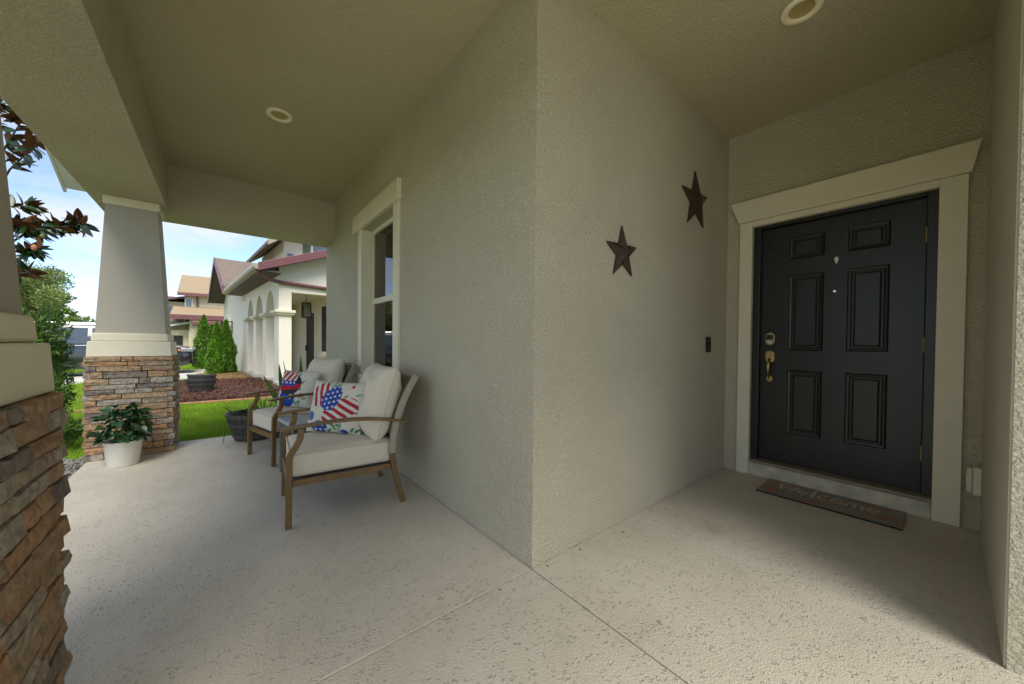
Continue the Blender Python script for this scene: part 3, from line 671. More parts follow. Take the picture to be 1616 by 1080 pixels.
def armchair(loc, rz, label):
    t = tag(empty('patio_armchair', loc, rz), label, 'armchair', 'patio armchairs against the facade')
    BP = smooth_path([(.272, .36), (.278, .46), (.30, .58), (.34, .70), (.395, .82), (.445, .905)])
    for s in (-1, 1):
        y0, y1 = s*.295-.014, s*.295+.014
        MB().ribbon(smooth_path([(-.352, 0), (-.350, .2), (-.348, .40), (-.342, .45), (-.312, .50), (-.290, .55), (-.285, .608)]), .036, y0, y1).build('leg', 'wood_metal', t, bevel=.003)
        MB().ribbon(smooth_path([(.352, 0), (.318, .12), (.288, .25), (.274, .359)]), .038, y0, y1).build('leg', 'wood_metal', t, bevel=.003)
        MB().ribbon(smooth_path([(-.392, .611), (-.25, .625), (-.05, .634), (.12, .625), (.26, .604), (.375, .578)]), .018, s*.297-.030, s*.297+.030).build('armrest', 'wood_metal', t, bevel=.004)
        MB().box(-.331, .262, s*.293-.011, s*.293+.011, .252, .292).build('seat_rail', 'wood_metal', t, bevel=.003)
        MB().ribbon(BP, .046, s*.292-.020, s*.292+.020).build('back_post', 'wicker_frame', t, bevel=.010, )
    MB().box(-.362, -.336, -.280, .280, .250, .292).build('seat_rail', 'wood_metal', t, bevel=.003)
    MB().box(.258, .282, -.280, .280, .250, .292).build('seat_rail', 'wood_metal', t, bevel=.003)
    MB().box(-.335, .257, -.281, .281, .276, .290).build('seat_deck', 'table_dark', t)
    MB().ribbon([(a, b_) for a, b_ in BP[2:-1]], .016, -.271, .271).build('back_panel', 'wicker', t)
    MB().ribbon([(.440, .885), (.452, .915)], .046, -.271, .271).build('back_rail', 'wicker_frame', t, bevel=.012)
    sc_ = obj('seat_cushion', SEAT, t, (-.028, 0, .376))
    for zz_ in (-.062, .068):
        P = []; hx, hy, r = .3135, .276, .035
        for cx_, cy_, a0 in ((hx-r, hy-r, 0), (-hx+r, hy-r, 90), (-hx+r, -hy+r, 180), (hx-r, -hy+r, 270)):
            P += [(cx_+r*math.cos(R(a0+k*22.5)), cy_+r*math.sin(R(a0+k*22.5)), zz_) for k in range(5)]
        P.append(P[0]); MB().tube(P, .0042, 6, caps=False).build('cushion_piping', 'piping', sc_, smooth=True)
    bc = obj('back_cushion', pillow_mesh(.60, .54, .24, 44, .009, seed=rz*10, ear=.05), t)
    bc.matrix_local = Matrix.Translation((.165, 0, .45)) @ Matrix.Rotation(R(90), 4, 'Z').inverted() @ Matrix.Rotation(R(-15), 4, 'X')
    pillow_edge(.60, .54, .05, .0045).build('cushion_piping', 'piping', bc, smooth=True)
    return t
armchair((.69, 2.80, 0), R(-4.5), 'nearer patio armchair, bronze frame, cream cushions, beside the window')
armchair((.636, 4.27, 0), R(14.5), 'farther patio armchair, bronze frame, cream cushions, near the barrel planter')

# printed throw pillows
CR = (.66, .62, .50); RED = (.42, .008, .018); BLU = (.008, .05, .34); WHT = (.66, .64, .57); GRN = (.06, .20, .13); LGR = (.20, .36, .27); BLK = (.022, .025, .03); YEL = (.75, .50, .04)
def ell(u, v, cx, cy, rx, ry_, a=0):
    du, dv = u-cx, v-cy; c, s = math.cos(R(a)), math.sin(R(a)); x, y = (du*c+dv*s)/rx, (-du*s+dv*c)/ry_; return x*x+y*y
def starp(u, v, cx, cy, r):
    du, dv = u-cx, v-cy; rr = math.hypot(du, dv)
    if rr > r: return False
    a = (math.atan2(du, dv) % (2*math.pi/5))-math.pi/5; return rr < r*(.42+.58*(abs(a)/(math.pi/5))**1.6)
def stars(u, v, s, c0, c1):
    i, j = math.floor(u/s), math.floor(v/s); x, y = u/s-i-.5, v/s-j-.5
    if j % 2: x = (u/s+.5) % 1-.5
    return c1 if starp(x, y, 0, 0, .36) else c0
LV = [(random.Random(5+k).uniform(0, 1), random.Random(50+k).uniform(0, 1), random.Random(90+k).uniform(0, 180), k) for k in range(46)]
def sprigs(u, v, ok):
    for x, y, a, k in LV:
        if ok(x, y) and ell(u, v, x, y, .055, .022, a) < 1: return GRN if k % 2 else LGR
    return CR
def paint1(u, v):
    def stripes(a, s, ph=0): q = (u*math.cos(R(a))+v*math.sin(R(a)))/s+ph; return RED if q % 1 < .52 else WHT
    if ell(u, v, .45, .66, .17, .255, -28) < 1: return stars(u*.9+v*.3, v*.9-u*.3, .085, BLU, WHT)          # starred wing
    if ell(u, v, .74, .50, .235, .185, 20) < 1 or (ell(u, v, .56, .36, .26, .17, 25) < 1):
        if u < .50 and v > .42: return stars(u, v, .085, BLU, WHT)
        return stripes(62, .125, .15)                                                                      # striped lower wing
    if ell(u, v, .24, .72, .18, .25, -18) < 1 and u < .46: return stripes(8, .105)                            # striped left wing
    if ell(u, v, .30, .10, .14, .12) < 1: return stars(u, v, .09, BLU, WHT)
    if ell(u, v, .10, .30, .07, .09) < 1: return BLU if (u*31+v*17) % 1 < .7 else LGR
    if starp(u, v, .80, .90, .05) or starp(u, v, .17, .10, .05): return RED
    if ell(u, v, .74, .04, .07, .035) < 1: return BLU
    return sprigs(u, v, lambda x, y: x > .5 or y > .85 or y < .2)
def paint2(u, v):
    if ell(u, v, .34, .63, .34, .30, -6) < 1:
        if v > .70 and u < .52: q = (u*.9-(v)*.45)/.13; return RED if q % 1 < .5 else WHT
        if v > .57 and u < .50: return stars(u, v+.01, .12, BLU, WHT)
        if v > .45+.14*(u-.3) and v < .60+.10*(u-.3): return RED
        return BLK
    if ell(u, v, .33, .24, .22, .24) < 1: return YEL if ell(u, v, .42, .28, .05, .08) < 1 else BLU
    if starp(u, v, .70, .32, .085): return RED
    if v > .88 and u < .5: return RED if ((u-v*.3)/.12) % 1 < .5 else WHT
    return sprigs(u, v, lambda x, y: x > .52 and x < .85)
def throw_pillow(c, n_, W_, H_, lean, roll, paint, label):
    o = obj('throw_pillow', pillow_mesh(W_, H_, .13, 110, .004, 'printed_cloth', paint, 3.0, .05))
    ang = math.atan2(n_[1], n_[0])+math.pi/2         # -y front towards n_
    o.matrix_world = Matrix.Translation(c) @ Matrix.Rotation(ang, 4, 'Z') @ Matrix.Rotation(R(-lean), 4, 'X') @ Matrix.Rotation(R(roll), 4, 'Y')
    return tag(o, label, 'pillow', 'printed throw pillows')
throw_pillow((.63, 2.83, .478), (-.72, -.69), .43, .385, 14, 2, paint1, 'throw pillow with starred and striped butterfly on the nearer armchair')
throw_pillow((.575, 4.165, .478), (-.74, -.67), .42, .38, 14, 2, paint2, 'throw pillow with black, red and blue figure on the farther armchair')

# grey side table between the chairs
st = tag(empty('side_table', (.66, 3.56, 0), R(8)), 'grey square side table between the two armchairs', 'table')
MB().box(-.25, .25, -.2, .2, .445, .475).build('table_top', 'table_grey', st, bevel=.005)
MB().box(-.235, .235, -.185, .185, .395, .4445).build('apron', 'table_dark', st)
for a in (-1, 1):
    for c in (-1, 1): MB().box(a*.22-.02, a*.22+.02, c*.17-.02, c*.17+.02, 0, .394).build('leg', 'table_dark', st, bevel=.003)

# ================================================================== POTS AND PLANTS
def leaf_mesh(name, m, L_, W_, fold=.25, curl=.3, n=5, m2=None, tip=1.0):
    """leaf along +x with folded midrib; optional rust underside as a second layer"""
    b = MB()
    for lay in ((0, 1) if m2 else (0,)):
        vs = []
        for i in range(n+1):
            t = i/n; w_ = W_*math.sin(math.pi*min(1, t**.8*.96+.02))**.8; z = -curl*L_*t*t-lay*.0012
            vs += [(L_*t, -w_/2, z+fold*w_/2), (L_*t, 0, z), (L_*t, w_/2, z+fold*w_/2)]
        fs = []
        for i in range(n): a = i*3; fs += [(a, a+1, a+4, a+3), (a+1, a+2, a+5, a+4)]
        b.add(vs, fs if lay == 0 else [f[::-1] for f in fs], lay)
    m_ = bpy.data.meshes.new(name); m_.from_pydata(b.v, [], b.f); m_.materials.append(MAT[m])
    if m2: m_.materials.append(MAT[m2])
    m_.polygons.foreach_set('material_index', b.mi); m_.polygons.foreach_set('use_smooth', [True]*len(b.f)); return m_
def place_leaf(mesh, parent, p, d, roll=0, s=1, name='leaf'):
    o = obj(name, mesh, parent); d = Vector(d).normalized()
    q = d.to_track_quat('X', 'Z'); o.matrix_local = Matrix.Translation(p) @ q.to_matrix().to_4x4() @ Matrix.Rotation(roll, 4, 'X') @ Matrix.Scale(s, 4); return o

pp = tag(empty('potted_plant', (-.70, 4.79, 0)), 'dark leafy plant in a tapered white pot before the stone column', 'plant')
MB().lathe([(.002, .001), (.098, .001), (.102, .008), (.128, .225), (.131, .228), (.125, .228), (.119, .20), (.002, .20)], 40).build('pot', 'pot_white', pp, smooth=True)
MB().lathe([(.117, .19), (.1, .203), (.05, .209), (.001, .212)], 24).build('soil', 'soil', pp)
LF = [leaf_mesh('leaf', 'leaf_dark', .074, .056, .25, c) for c in (.25, .45, .1)]
rl = random.Random(21)
for k in range(11):
    a = k*2.4; rr = .05+.03*(k % 3); h = .13+.15*rl.random()
    MB().tube([(0.03*math.cos(a), .03*math.sin(a), .2), (rr*.8*math.cos(a), rr*.8*math.sin(a), .2+h*.6), (rr*1.6*math.cos(a), rr*1.6*math.sin(a), .2+h)], [.004, .003, .002], 5).build('stem', 'leaf_mid', pp)
for k in range(260):
    a = rl.uniform(0, 6.283); e = rl.uniform(-.35, 1.35); r = rl.uniform(.07, .19)
    p = (r*math.cos(a)*math.cos(e)*.95, r*math.sin(a)*math.cos(e)*.95, .30+r*1.4*math.sin(e))
    place_leaf(LF[k % 3], pp, p, (math.cos(a+rl.uniform(-.6, .6)), math.sin(a+rl.uniform(-.6, .6)), rl.uniform(-.9, .7)), rl.uniform(-.9, .9), rl.uniform(.6, 1.1))

def barrel(parent, r0, r1, h, tilt=0, loc=(0, 0, 0), n=24):
    g = MB()
    c = MB().lathe([(.002, .001), (r0*.96, .001), (r0*.97, .01), (r1*.955, h*.985), (r1*.90, h*.985), (r0*.9, .05), (.002, .05)], 48).build('tub', 'barrel', parent, smooth=True, loc=loc)
    for k in range(n):
        a0, a1 = (k+.05)*2*math.pi/n, (k+.95)*2*math.pi/n; vs = []
        for z, r in ((.004, r0), (h, r1)):
            for rr in (r*.955, r):
                for a in (a0, a1): vs.append((rr*math.cos(a), rr*math.sin(a), z))
        MB().add(vs, [(0, 1, 5, 4), (2, 6, 7, 3), (0, 4, 6, 2), (1, 3, 7, 5), (4, 5, 7, 6), (0, 2, 3, 1)]).build('stave', 'barrel', c, bevel=.003)
    for z0, z1 in ((.12*h, .22*h), (.55*h, .66*h), (.86*h, 1.0*h)):
        ra, rb = r0+(r1-r0)*z0/h, r0+(r1-r0)*z1/h
        MB().lathe([(ra*.98, z0), (ra+.006, z0), (rb+.006, z1), (rb*.98, z1)], 48).build('band', 'barrel_band', c, smooth=False)
    return c
bp_ = tag(empty('barrel_planter', (.30, 5.20, 0)), 'dark half barrel planter with grassy plants beside the farther armchair', 'planter')
barrel(bp_, .185, .27, .31)
MB().lathe([(.235, .26), (.15, .275), (.001, .28)], 24).build('soil', 'soil', bp_)
BLADE = [leaf_mesh('blade', 'leaf_stripe', .34, .013, .3, c, 6) for c in (.5, .9, 1.3)]+[leaf_mesh('blade', 'leaf_mid', .28, .012, .3, .25, 5)]
for k in range(70):
    right = k % 7 != 0
    a = rl.uniform(0, 6.283); r = rl.uniform(0, .10); c = (.09, .02) if right else (-.12, 0)
    mesh = BLADE[k % 3] if right else BLADE[3]
    place_leaf(mesh, bp_, (c[0]+r*math.cos(a), c[1]+r*math.sin(a), .27), (math.cos(a)*.6, math.sin(a)*.6, rl.uniform(.8, 1.5)), rl.uniform(-.4, .4), rl.uniform(.6, 1.0), 'blade')
for k, (a, c) in enumerate(((3.6, 1.6), (4.4, 1.5))):
    MB().tube([(.05*math.cos(a), .05*math.sin(a), .29), (.2*math.cos(a), .2*math.sin(a), .335), (.29*math.cos(a), .29*math.sin(a), .26), (.305*math.cos(a), .305*math.sin(a), .12), (.32*math.cos(a), .32*math.sin(a), .012)], .004, 5).build('trailing_runner', 'leaf_bright', bp_)
sn = tag(empty('snake_plant', (.72, 5.22, 0)), 'upright sword leaved snake plant behind the farther armchair', 'plant')
MB().lathe([(.002, .001), (.10, .001), (.14, .30), (.128, .30), (.11, .27), (.001, .27)], 32).build('pot', 'barrel', sn, smooth=True)
for k, (dx, dy, h, tx, ty) in enumerate(((-.09, -.03, .62, -.10, 0), (-.06, .04, .66, -.02, .05), (.05, 0, .70, .03, .0), (.02, -.05, .50, -.16, -.03), (-.12, 0, .52, -.22, .0), (.08, .03, .55, .1, .02), (-.02, -.02, .44, -.12, .02), (.0, .06, .52, .02, .05))):
    o = obj('leaf', leaf_mesh('leaf', 'leaf_snake', h, .062, .5, .06, 7), sn)
    d = Vector((tx, ty, h)).normalized(); o.matrix_local = Matrix.Translation((dx, dy, .26)) @ d.to_track_quat('X', 'Y').to_matrix().to_4x4() @ Matrix.Rotation(rl.uniform(-.8, .8), 4, 'X')
np_ = tag(empty('stacked_planter', (-.37, 11.3, GZ+.06)), 'dark half barrel planter, lower of the two nested on the mulch', 'planter', 'nested planters on the mulch')
barrel(np_, .20, .30, .30)
n2 = tag(empty('stacked_planter', (-.375, 11.3, GZ+.06+.052)), 'dark half barrel planter tilted on top of another on the mulch', 'planter', 'nested planters on the mulch')
n2.rotation_euler = (R(-3), R(3), 0); n2.location.z += .05
barrel(n2, .19, .275, .30)

# small leaf litter and grit on the slab
SCRAPS = ((1.0, 1.29, 'dark leaf scrap on the pale floor joint left of the wall corner'), (1.55, 1.27, 'tiny leaf scrap on the floor below the smaller star, second from the wall corner'),
    (1.30, 1.295, 'tiny dark leaf scrap touching the floor right of the wall corner'), (1.9, 1.25, 'tiny leaf scrap on the floor right below the smaller star'),
    (.05, 5.0, 'dry leaf scrap on the concrete left of the barrel planter'), (.12, 5.05, 'dry leaf scrap touching the foot of the barrel planter'),
    (2.3, 1.27, 'tiny leaf scrap at the wall foot between the two stars'), (3.4, -.08, 'dry leaf scrap by the right wall below the outlet box'),
    (3.2, -.11, 'dry leaf scrap by the right wall, nearer to us than the outlet box'), (.55, 4.95, 'leaf scrap on the concrete under the farther armchair'), (2.75, 1.26, 'tiny leaf scrap at the wall foot below the larger star'))
for k, (x, y, lb) in enumerate(SCRAPS):
    o = obj('dry_leaf', leaf_mesh('dry_leaf', 'litter' if k % 3 else 'leaf_mid', rl.uniform(.012, .024), rl.uniform(.006, .011), .5, .2, 3)); o.location = (x, y, .004); o.rotation_euler = (rl.uniform(-.2, .2), 0, rl.uniform(0, 6))
    tag(o, lb, 'leaf', 'leaf scraps on the porch floor')


# ================================================================== NEIGHBOUR HOUSE (local: x = into the house, y = along its street front)
nb = tag(empty('neighbor_house', (1.21, 11.5, GZ), R(5)), 'white stucco house with three front arches and maroon roof trim beyond the lawn', 'house')
def nbp(mb, name, m, bevel=0, parent=None, smooth=False): return mb.build(name, m, parent or nb, smooth, bevel)
T = .30; TOP = 3.12
AR = [(1.15, .57), (2.83, .57), (4.51, .57)]; SPR = 2.12
wl = MB(); s0 = 0
for c, r in AR:
    wl.box(0, T, s0, c-r, 0, TOP); s0 = c+r
    n = 20; A = [(c-r*math.cos(math.pi*i/n), SPR+.64*math.sin(math.pi*i/n)) for i in range(n+1)]
    for i in range(n):
        (a, z0), (b_, z1) = A[i], A[i+1]
        wl.add([(0, a, z0), (0, b_, z1), (0, b_, TOP), (0, a, TOP), (T, a, z0), (T, b_, z1), (T, b_, TOP), (T, a, TOP)], [(0, 1, 2, 3), (4, 7, 6, 5), (0, 4, 5, 1)])
wl.box(0, T, s0, 12.6, 0, TOP)
nbp(wl, 'front_wall', 'nb_white')
for a, c in ((.0, .58), (1.72, 2.26), (3.40, 3.94), (5.08, 5.62)):
    nbp(MB().box(-.06, T+.06, a-.06, c+.06, 2.0, 2.05).box(-.09, T+.09, a-.09, c+.09, 2.051, 2.14), 'impost', 'nb_trim', .02)
    nbp(MB().box(-.02, T+.02, a-.02, c+.02, 0.0, .16), 'plinth', 'pavement', .01)
nbp(MB().box(-.03, 0, 5.75, 6.2, 2.85, 3.08), 'capital', 'nb_trim', .02)
# end wall with the porch opening
SL = .38
def rz_(e): return 3.22+(e+.5)*SL
ew = MB()
ew.prism([(T, 2.64), (1.75, 2.64), (1.75, 0), (6.5, 0), (6.5, rz_(6.5)-.12), (0, rz_(0)-.12), (0, TOP+.001), (T, TOP+.001)], lambda a, c, d: (a, d, c), .0, T-.02)
nbp(ew, 'end_wall', 'nb_white')
nbp(MB().box(1.6, 1.75, T, 6.6, 0, 2.9), 'porch_wall', 'nb_cream')
nbp(MB().box(T, 1.6, .29, 6.6, 2.75, 2.85), 'porch_ceiling', 'nb_cream')
nbp(MB().box(T, 1.6, 6.4, 6.6, 0, 2.75), 'porch_end_wall', 'nb_cream')
nbp(MB().box(.0, 1.6, .0, 6.6, -.1, .05), 'porch_slab', 'pavement')
dd = nbp(MB().box(1.55, 1.599, 2.55, 3.5, .06, 2.3), 'front_door', 'nb_door', .01)
MB().box(1.50, 1.549, 3.38, 3.42, .95, 1.15).build('door_handle', 'iron', dd)
nbp(MB().box(1.56, 1.599, 2.42, 2.55, .06, 2.43).box(1.56, 1.599, 3.5, 3.63, .06, 2.43).box(1.56, 1.599, 2.55, 3.5, 2.3, 2.43), 'door_casing', 'nb_white')
nw = nbp(MB().box(1.57, 1.599, 1.05, 1.75, .95, 2.45), 'porch_window', 'dark_open'); MB().box(1.5, 1.599, .98, 1.82, .82, .949).build('sill', 'nb_trim', nw)
# main roof, soffit, fascia, gutter, downspout
nbp(MB().prism([(-.52, rz_(-.52)), (6.5, rz_(6.5)), (6.5, rz_(6.5)+.12), (-.52, rz_(-.52)+.05)], lambda a, c, d: (a, d, c), -.42, 7.2), 'porch_roof', 'shingle')
nbp(MB().box(-.48, -.001, -.40, 6.4, 3.07, 3.10), 'soffit', 'nb_soffit')
nbp(MB().prism([(0.0, rz_(0)-.119), (6.4, rz_(6.4)-.119), (6.4, rz_(6.4)-.09), (0.0, rz_(0)-.09)], lambda a, c, d: (a, d, c), -.40, -.001), 'rake_soffit', 'nb_soffit')
nbp(MB().prism([(-.53, rz_(-.53)-.15), (6.5, rz_(6.5)-.15), (6.5, rz_(6.5)+.06), (-.53, rz_(-.53)+.06)], lambda a, c, d: (a, d, c), -.46, -.421), 'rake_fascia', 'nb_maroon', .006)
nbp(MB().prism([(-.49, 3.08), (-.60, 3.10), (-.63, 3.16), (-.62, 3.235), (-.49, 3.235)], lambda a, c, d: (a, d, c), -.45, 6.5), 'gutter', 'nb_gutter', .008)
nbp(MB().tube([(-.52, -.32, 3.10), (-.50, -.31, 3.0), (-.42, -.27, 2.93), (-.1, -.10, 2.885), (.1, -.055, 2.87), (1.3, -.055, 2.83), (1.75, -.055, 2.80), (1.82, -.055, 2.7), (1.82, -.055, .2)], .05, 8), 'downspout', 'nb_maroon', smooth=True)
# hanging lantern
lt = tag(empty('hanging_lantern', (0, 0, 0)), 'black framed glass lantern hanging in the white neighbour porch', 'lantern')
lw = nb.matrix_basis @ Vector((.92, 1.0, 2.75)); lt.location = lw; lt.rotation_euler = (0, 0, R(5))
MB().tube([(0, 0, 0), (0, 0, -.28)], .008, 6).build('rod', 'iron', lt)
fr_ = MB().box(-.11, .11, -.11, .11, -.30, -.27).box(-.11, .11, -.11, .11, -.74, -.71)
for a in (-1, 1):
    for c in (-1, 1): fr_.box(a*.10-.012, a*.10+.012, c*.10-.012, c*.10+.012, -.71, -.30)
fr_.build('frame', 'iron', lt)
MB().box(-.09, .09, -.09, .09, -.705, -.305).build('lantern_glass', 'glass', lt)
MB().lathe([(.001, -.66), (.02, -.65), (.02, -.45), (.001, -.43)], 12).build('bulb', 'lamp_glass', lt)
# garage wing with street gable
gz = lambda s: 3.3+(3.1-abs(s-9.35))*.5
nbp(MB().prism([(6.3, TOP+.002), (12.4, TOP+.002), (12.4, gz(12.4)), (9.35, gz(9.35)), (6.3, gz(6.3))], lambda a, c, d: (d, a, c), 0, T), 'garage_gable', 'nb_white')
nbp(MB().prism([(6.2, gz(6.2)), (9.35, gz(9.35)), (9.35, gz(9.35)+.14), (6.2, gz(6.2)+.14)], lambda a, c, d: (d, a, c), -.62, 7), 'garage_roof', 'shingle')
nbp(MB().prism([(12.5, gz(12.5)), (9.35, gz(9.35)), (9.35, gz(9.35)+.14), (12.5, gz(12.5)+.14)], lambda a, c, d: (d, a, c), -.62, 7), 'garage_roof', 'shingle')
for a, c in ((6.15, 9.35), (12.55, 9.35)):
    nbp(MB().prism([(a, gz(a)-.03), (c, gz(c)-.03), (c, gz(c)-.004), (a, gz(a)-.004)], lambda p, q, d: (d, p, q), -.6, -.001), 'rake_soffit', 'nb_soffit')
    nbp(MB().prism([(a, gz(a)-.08), (c, gz(c)-.08), (c, gz(c)+.16), (a, gz(a)+.16)], lambda p, q, d: (d, p, q), -.66, -.622), 'rake_fascia', 'nb_maroon')
nbp(MB().box(-.02, 0, 9.9, 12.2, .0, 2.25), 'garage_door', 'nb_cream')
n = 18; A = [(11.05-1.3*math.cos(math.pi*i/n), 2.0+.55*math.sin(math.pi*i/n)) for i in range(n+1)]; B = [(11.05-1.08*math.cos(math.pi*i/n), 2.0+.36*math.sin(math.pi*i/n)) for i in range(n+1)]
am = MB()
for i in range(n): am.prism([A[i], A[i+1], B[i+1], B[i]], lambda p, q, d: (d, p, q), -.07, -.001)
nbp(am, 'arch_trim', 'nb_trim')
nbp(MB().box(T, 6.4, 12.3, 12.5, 0, 3.2), 'garage_side_wall', 'nb_white')
gl_ = tag(empty('wall_lantern', nb.matrix_basis @ Vector((-.001, 9.35, 1.9)), R(5)), 'black wall lantern on the white garage front beside the conifers', 'lantern')
g2 = MB().box(-.03, 0, -.07, .07, -.25, .3).box(-.30, -.03, -.02, .02, .24, .28)
g2.build('bracket', 'iron', gl_)
fr_ = MB().box(-.42, -.16, -.13, .13, .18, .24).box(-.40, -.18, -.11, .11, -.36, -.32)
for a in (-.39, -.19):
    for c in (-1, 1): fr_.box(a-.012, a+.012, c*.10-.012, c*.10+.012, -.32, .18)
fr_.build('frame', 'iron', gl_); MB().box(-.38, -.20, -.09, .09, -.31, .17).build('lantern_glass', 'glass', gl_)
# second storey
u0, us = 1.55, 7.0
nbp(MB().prism([(u0, 3.2), (6.5, 3.2), (6.5, 9.3), (4.0, 7.55), (u0, 5.78)], lambda a, c, d: (a, d, c), us, 12), 'upper_wall', 'nb_white')
uz = lambda e: 5.35+(e-.85)*.72
nbp(MB().prism([(.85, uz(.85)), (5.5, uz(5.5)), (5.5, uz(5.5)+.14), (.85, uz(.85)+.14)], lambda a, c, d: (a, d, c), us-.9, 12.4), 'upper_roof', 'shingle')
nbp(MB().prism([(.9, uz(.9)-.035), (5.4, uz(5.4)-.035), (5.4, uz(5.4)-.005), (.9, uz(.9)-.005)], lambda a, c, d: (a, d, c), us-.88, us-.002), 'upper_soffit', 'nb_soffit')
nbp(MB().prism([(.80, uz(.80)-.09), (5.5, uz(5.5)-.09), (5.5, uz(5.5)+.16), (.80, uz(.80)+.16)], lambda a, c, d: (a, d, c), us-.95, us-.902), 'upper_fascia', 'nb_gutter')
uw = nbp(MB().box(2.62, 3.4, us-.05, us-.001, 4.75, 6.0), 'upper_window', 'nb_white'); MB().box(2.70, 3.32, us-.055, us-.051, 4.83, 5.92).build('pane', 'far_glass', uw)
nbp(MB().box(2.30, 2.58, us-.06, us-.001, 4.7, 6.05), 'shutter', 'shutter')
uw2 = nbp(MB().box(1.62, 1.95, us-.04, us-.001, 4.55, 5.25), 'upper_window', 'nb_white'); MB().box(1.66, 1.91, us-.045, us-.041, 4.6, 5.2).build('pane', 'far_glass', uw2)

# ================================================================== FAR TAN HOUSE
Y2 = 45
th = tag(empty('tan_house', (-2.0, Y2, GZ)), 'pale tan two storey house with orange brown roof behind the conifers', 'house')
def tp(mb, name, m, parent=None, bevel=0): return mb.build(name, m, parent or th, False, bevel)
tp(MB().box(-.62, 9, 0, 9, 0, 5.6), 'wall', 'tan_wall')
tp(MB().prism([(0, 5.6), (9, 5.6), (4.5, 7.6)], lambda a, c, d: (d, a, c), -.6, -.55), 'gable', 'tan_light')
tp(MB().prism([(-.6, 5.55), (4.5, 7.85), (4.5, 8.0), (-.6, 5.75)], lambda a, c, d: (d, a, c), -1.1, 9.4), 'roof', 'shingle_tan')
tp(MB().prism([(9.6, 5.55), (4.5, 7.85), (4.5, 8.0), (9.6, 5.75)], lambda a, c, d: (d, a, c), -1.1, 9.4), 'roof', 'shingle_tan')
tp(MB().box(-1.1, 9.4, -.72, -.6, 5.42, 5.68), 'fascia', 'nb_maroon')
tp(MB().tube([(.25, -.55, 5.45), (.25, -.1, 5.2), (.25, -.1, 3.8)], .09, 6), 'downspout', 'nb_maroon')
tp(MB().box(-2.3, -.62, .6, 8, 0, 4.9), 'side_wall', 'tan_light')
tp(MB().prism([(-3.0, 4.75), (-.6, 5.25), (-.6, 5.4), (-3.0, 4.95)], lambda a, c, d: (a, d, c), -.4, 8), 'side_roof', 'nb_maroon')
for x, z0, z1 in ((-1.7, 3.3, 4.5), (-.35, 3.0, 5.3)):
    y_ = .6 if x < -.6 else 0
    q = tp(MB().box(x-.28, x+.28, y_-.05, y_-.001, z0, z1), 'window', 'nb_white'); MB().box(x-.2, x+.2, y_-.06, y_-.051, z0+.08, z1-.08).build('pane', 'far_glass', q)
tp(MB().box(-.2, 3.3, -2.2, 0, 0, 3.2), 'lower_wing', 'tan_light')
tp(MB().prism([(-2.9, 3.35), (0, 4.4), (0, 4.5), (-2.9, 3.5)], lambda a, c, d: (d, a, c), -1.4, 4.5), 'lower_roof', 'shingle_tan')
tp(MB().box(-1.4, 4.5, -3.0, -2.9, 3.15, 3.55), 'lower_fascia', 'nb_maroon')
tp(MB().box(.5, 6, -4.6, -3.0, 0, 2.6), 'entry_wing', 'tan_light')
tp(MB().box(.1, 6.5, -5.1, -2.95, 2.6, 2.95), 'entry_roof', 'nb_maroon', bevel=.05)
q = tp(MB().box(-2.55, -.21, -1.2, -.0, 0, 2.25), 'garage_wing', 'tan_light'); MB().box(-2.15, -.7, -1.26, -1.201, 0, 1.75).build('garage_opening', 'dark_open', q)
tp(MB().prism([(-2.7, 2.25), (-.2, 2.85), (-.2, 3.0), (-2.7, 2.4)], lambda a, c, d: (a, d, c), -1.6, .2), 'garage_roof', 'soffit_white')
tp(MB().prism([(-1.6, 2.9), (.2, 3.5), (.2, 3.62), (-1.6, 3.0)], lambda a, c, d: (d, a, c), -2.6, -.65), 'shed_roof', 'shingle')
A = [(.02+.28*math.cos(math.pi*i/10), 1.9+.55*math.sin(math.pi*i/10)) for i in range(11)]
tp(MB().prism([(.30, .6), *A, (-.26, .6)], lambda a, c, d: (a+.02, d, c), -2.26, -2.201), 'arch_opening', 'tan_wall')
h3 = tag(empty('distant_house', (-7.2, 66, GZ)), 'small distant cream house with brown hip roof at the street end', 'house')
MB().box(-3, 5, 0, 8, 0, 5.4).build('wall', 'tan_light', h3)
MB().add([(-3.6, -.6, 5.4), (5.6, -.6, 5.4), (5.6, 8.6, 5.4), (-3.6, 8.6, 5.4), (0, 4, 7.6), (2, 4, 7.6)], [(0, 1, 5, 4), (1, 2, 5), (2, 3, 4, 5), (3, 0, 4), (0, 3, 2, 1)]).build('roof', 'shingle', h3)
for x in (-2, .5, 3): 
    q = MB().box(x-.5, x+.5, -.05, -.001, 3.3, 4.6).build('window', 'nb_white', h3); MB().box(x-.4, x+.4, -.06, -.051, 3.4, 4.5).build('pane', 'far_glass', q)

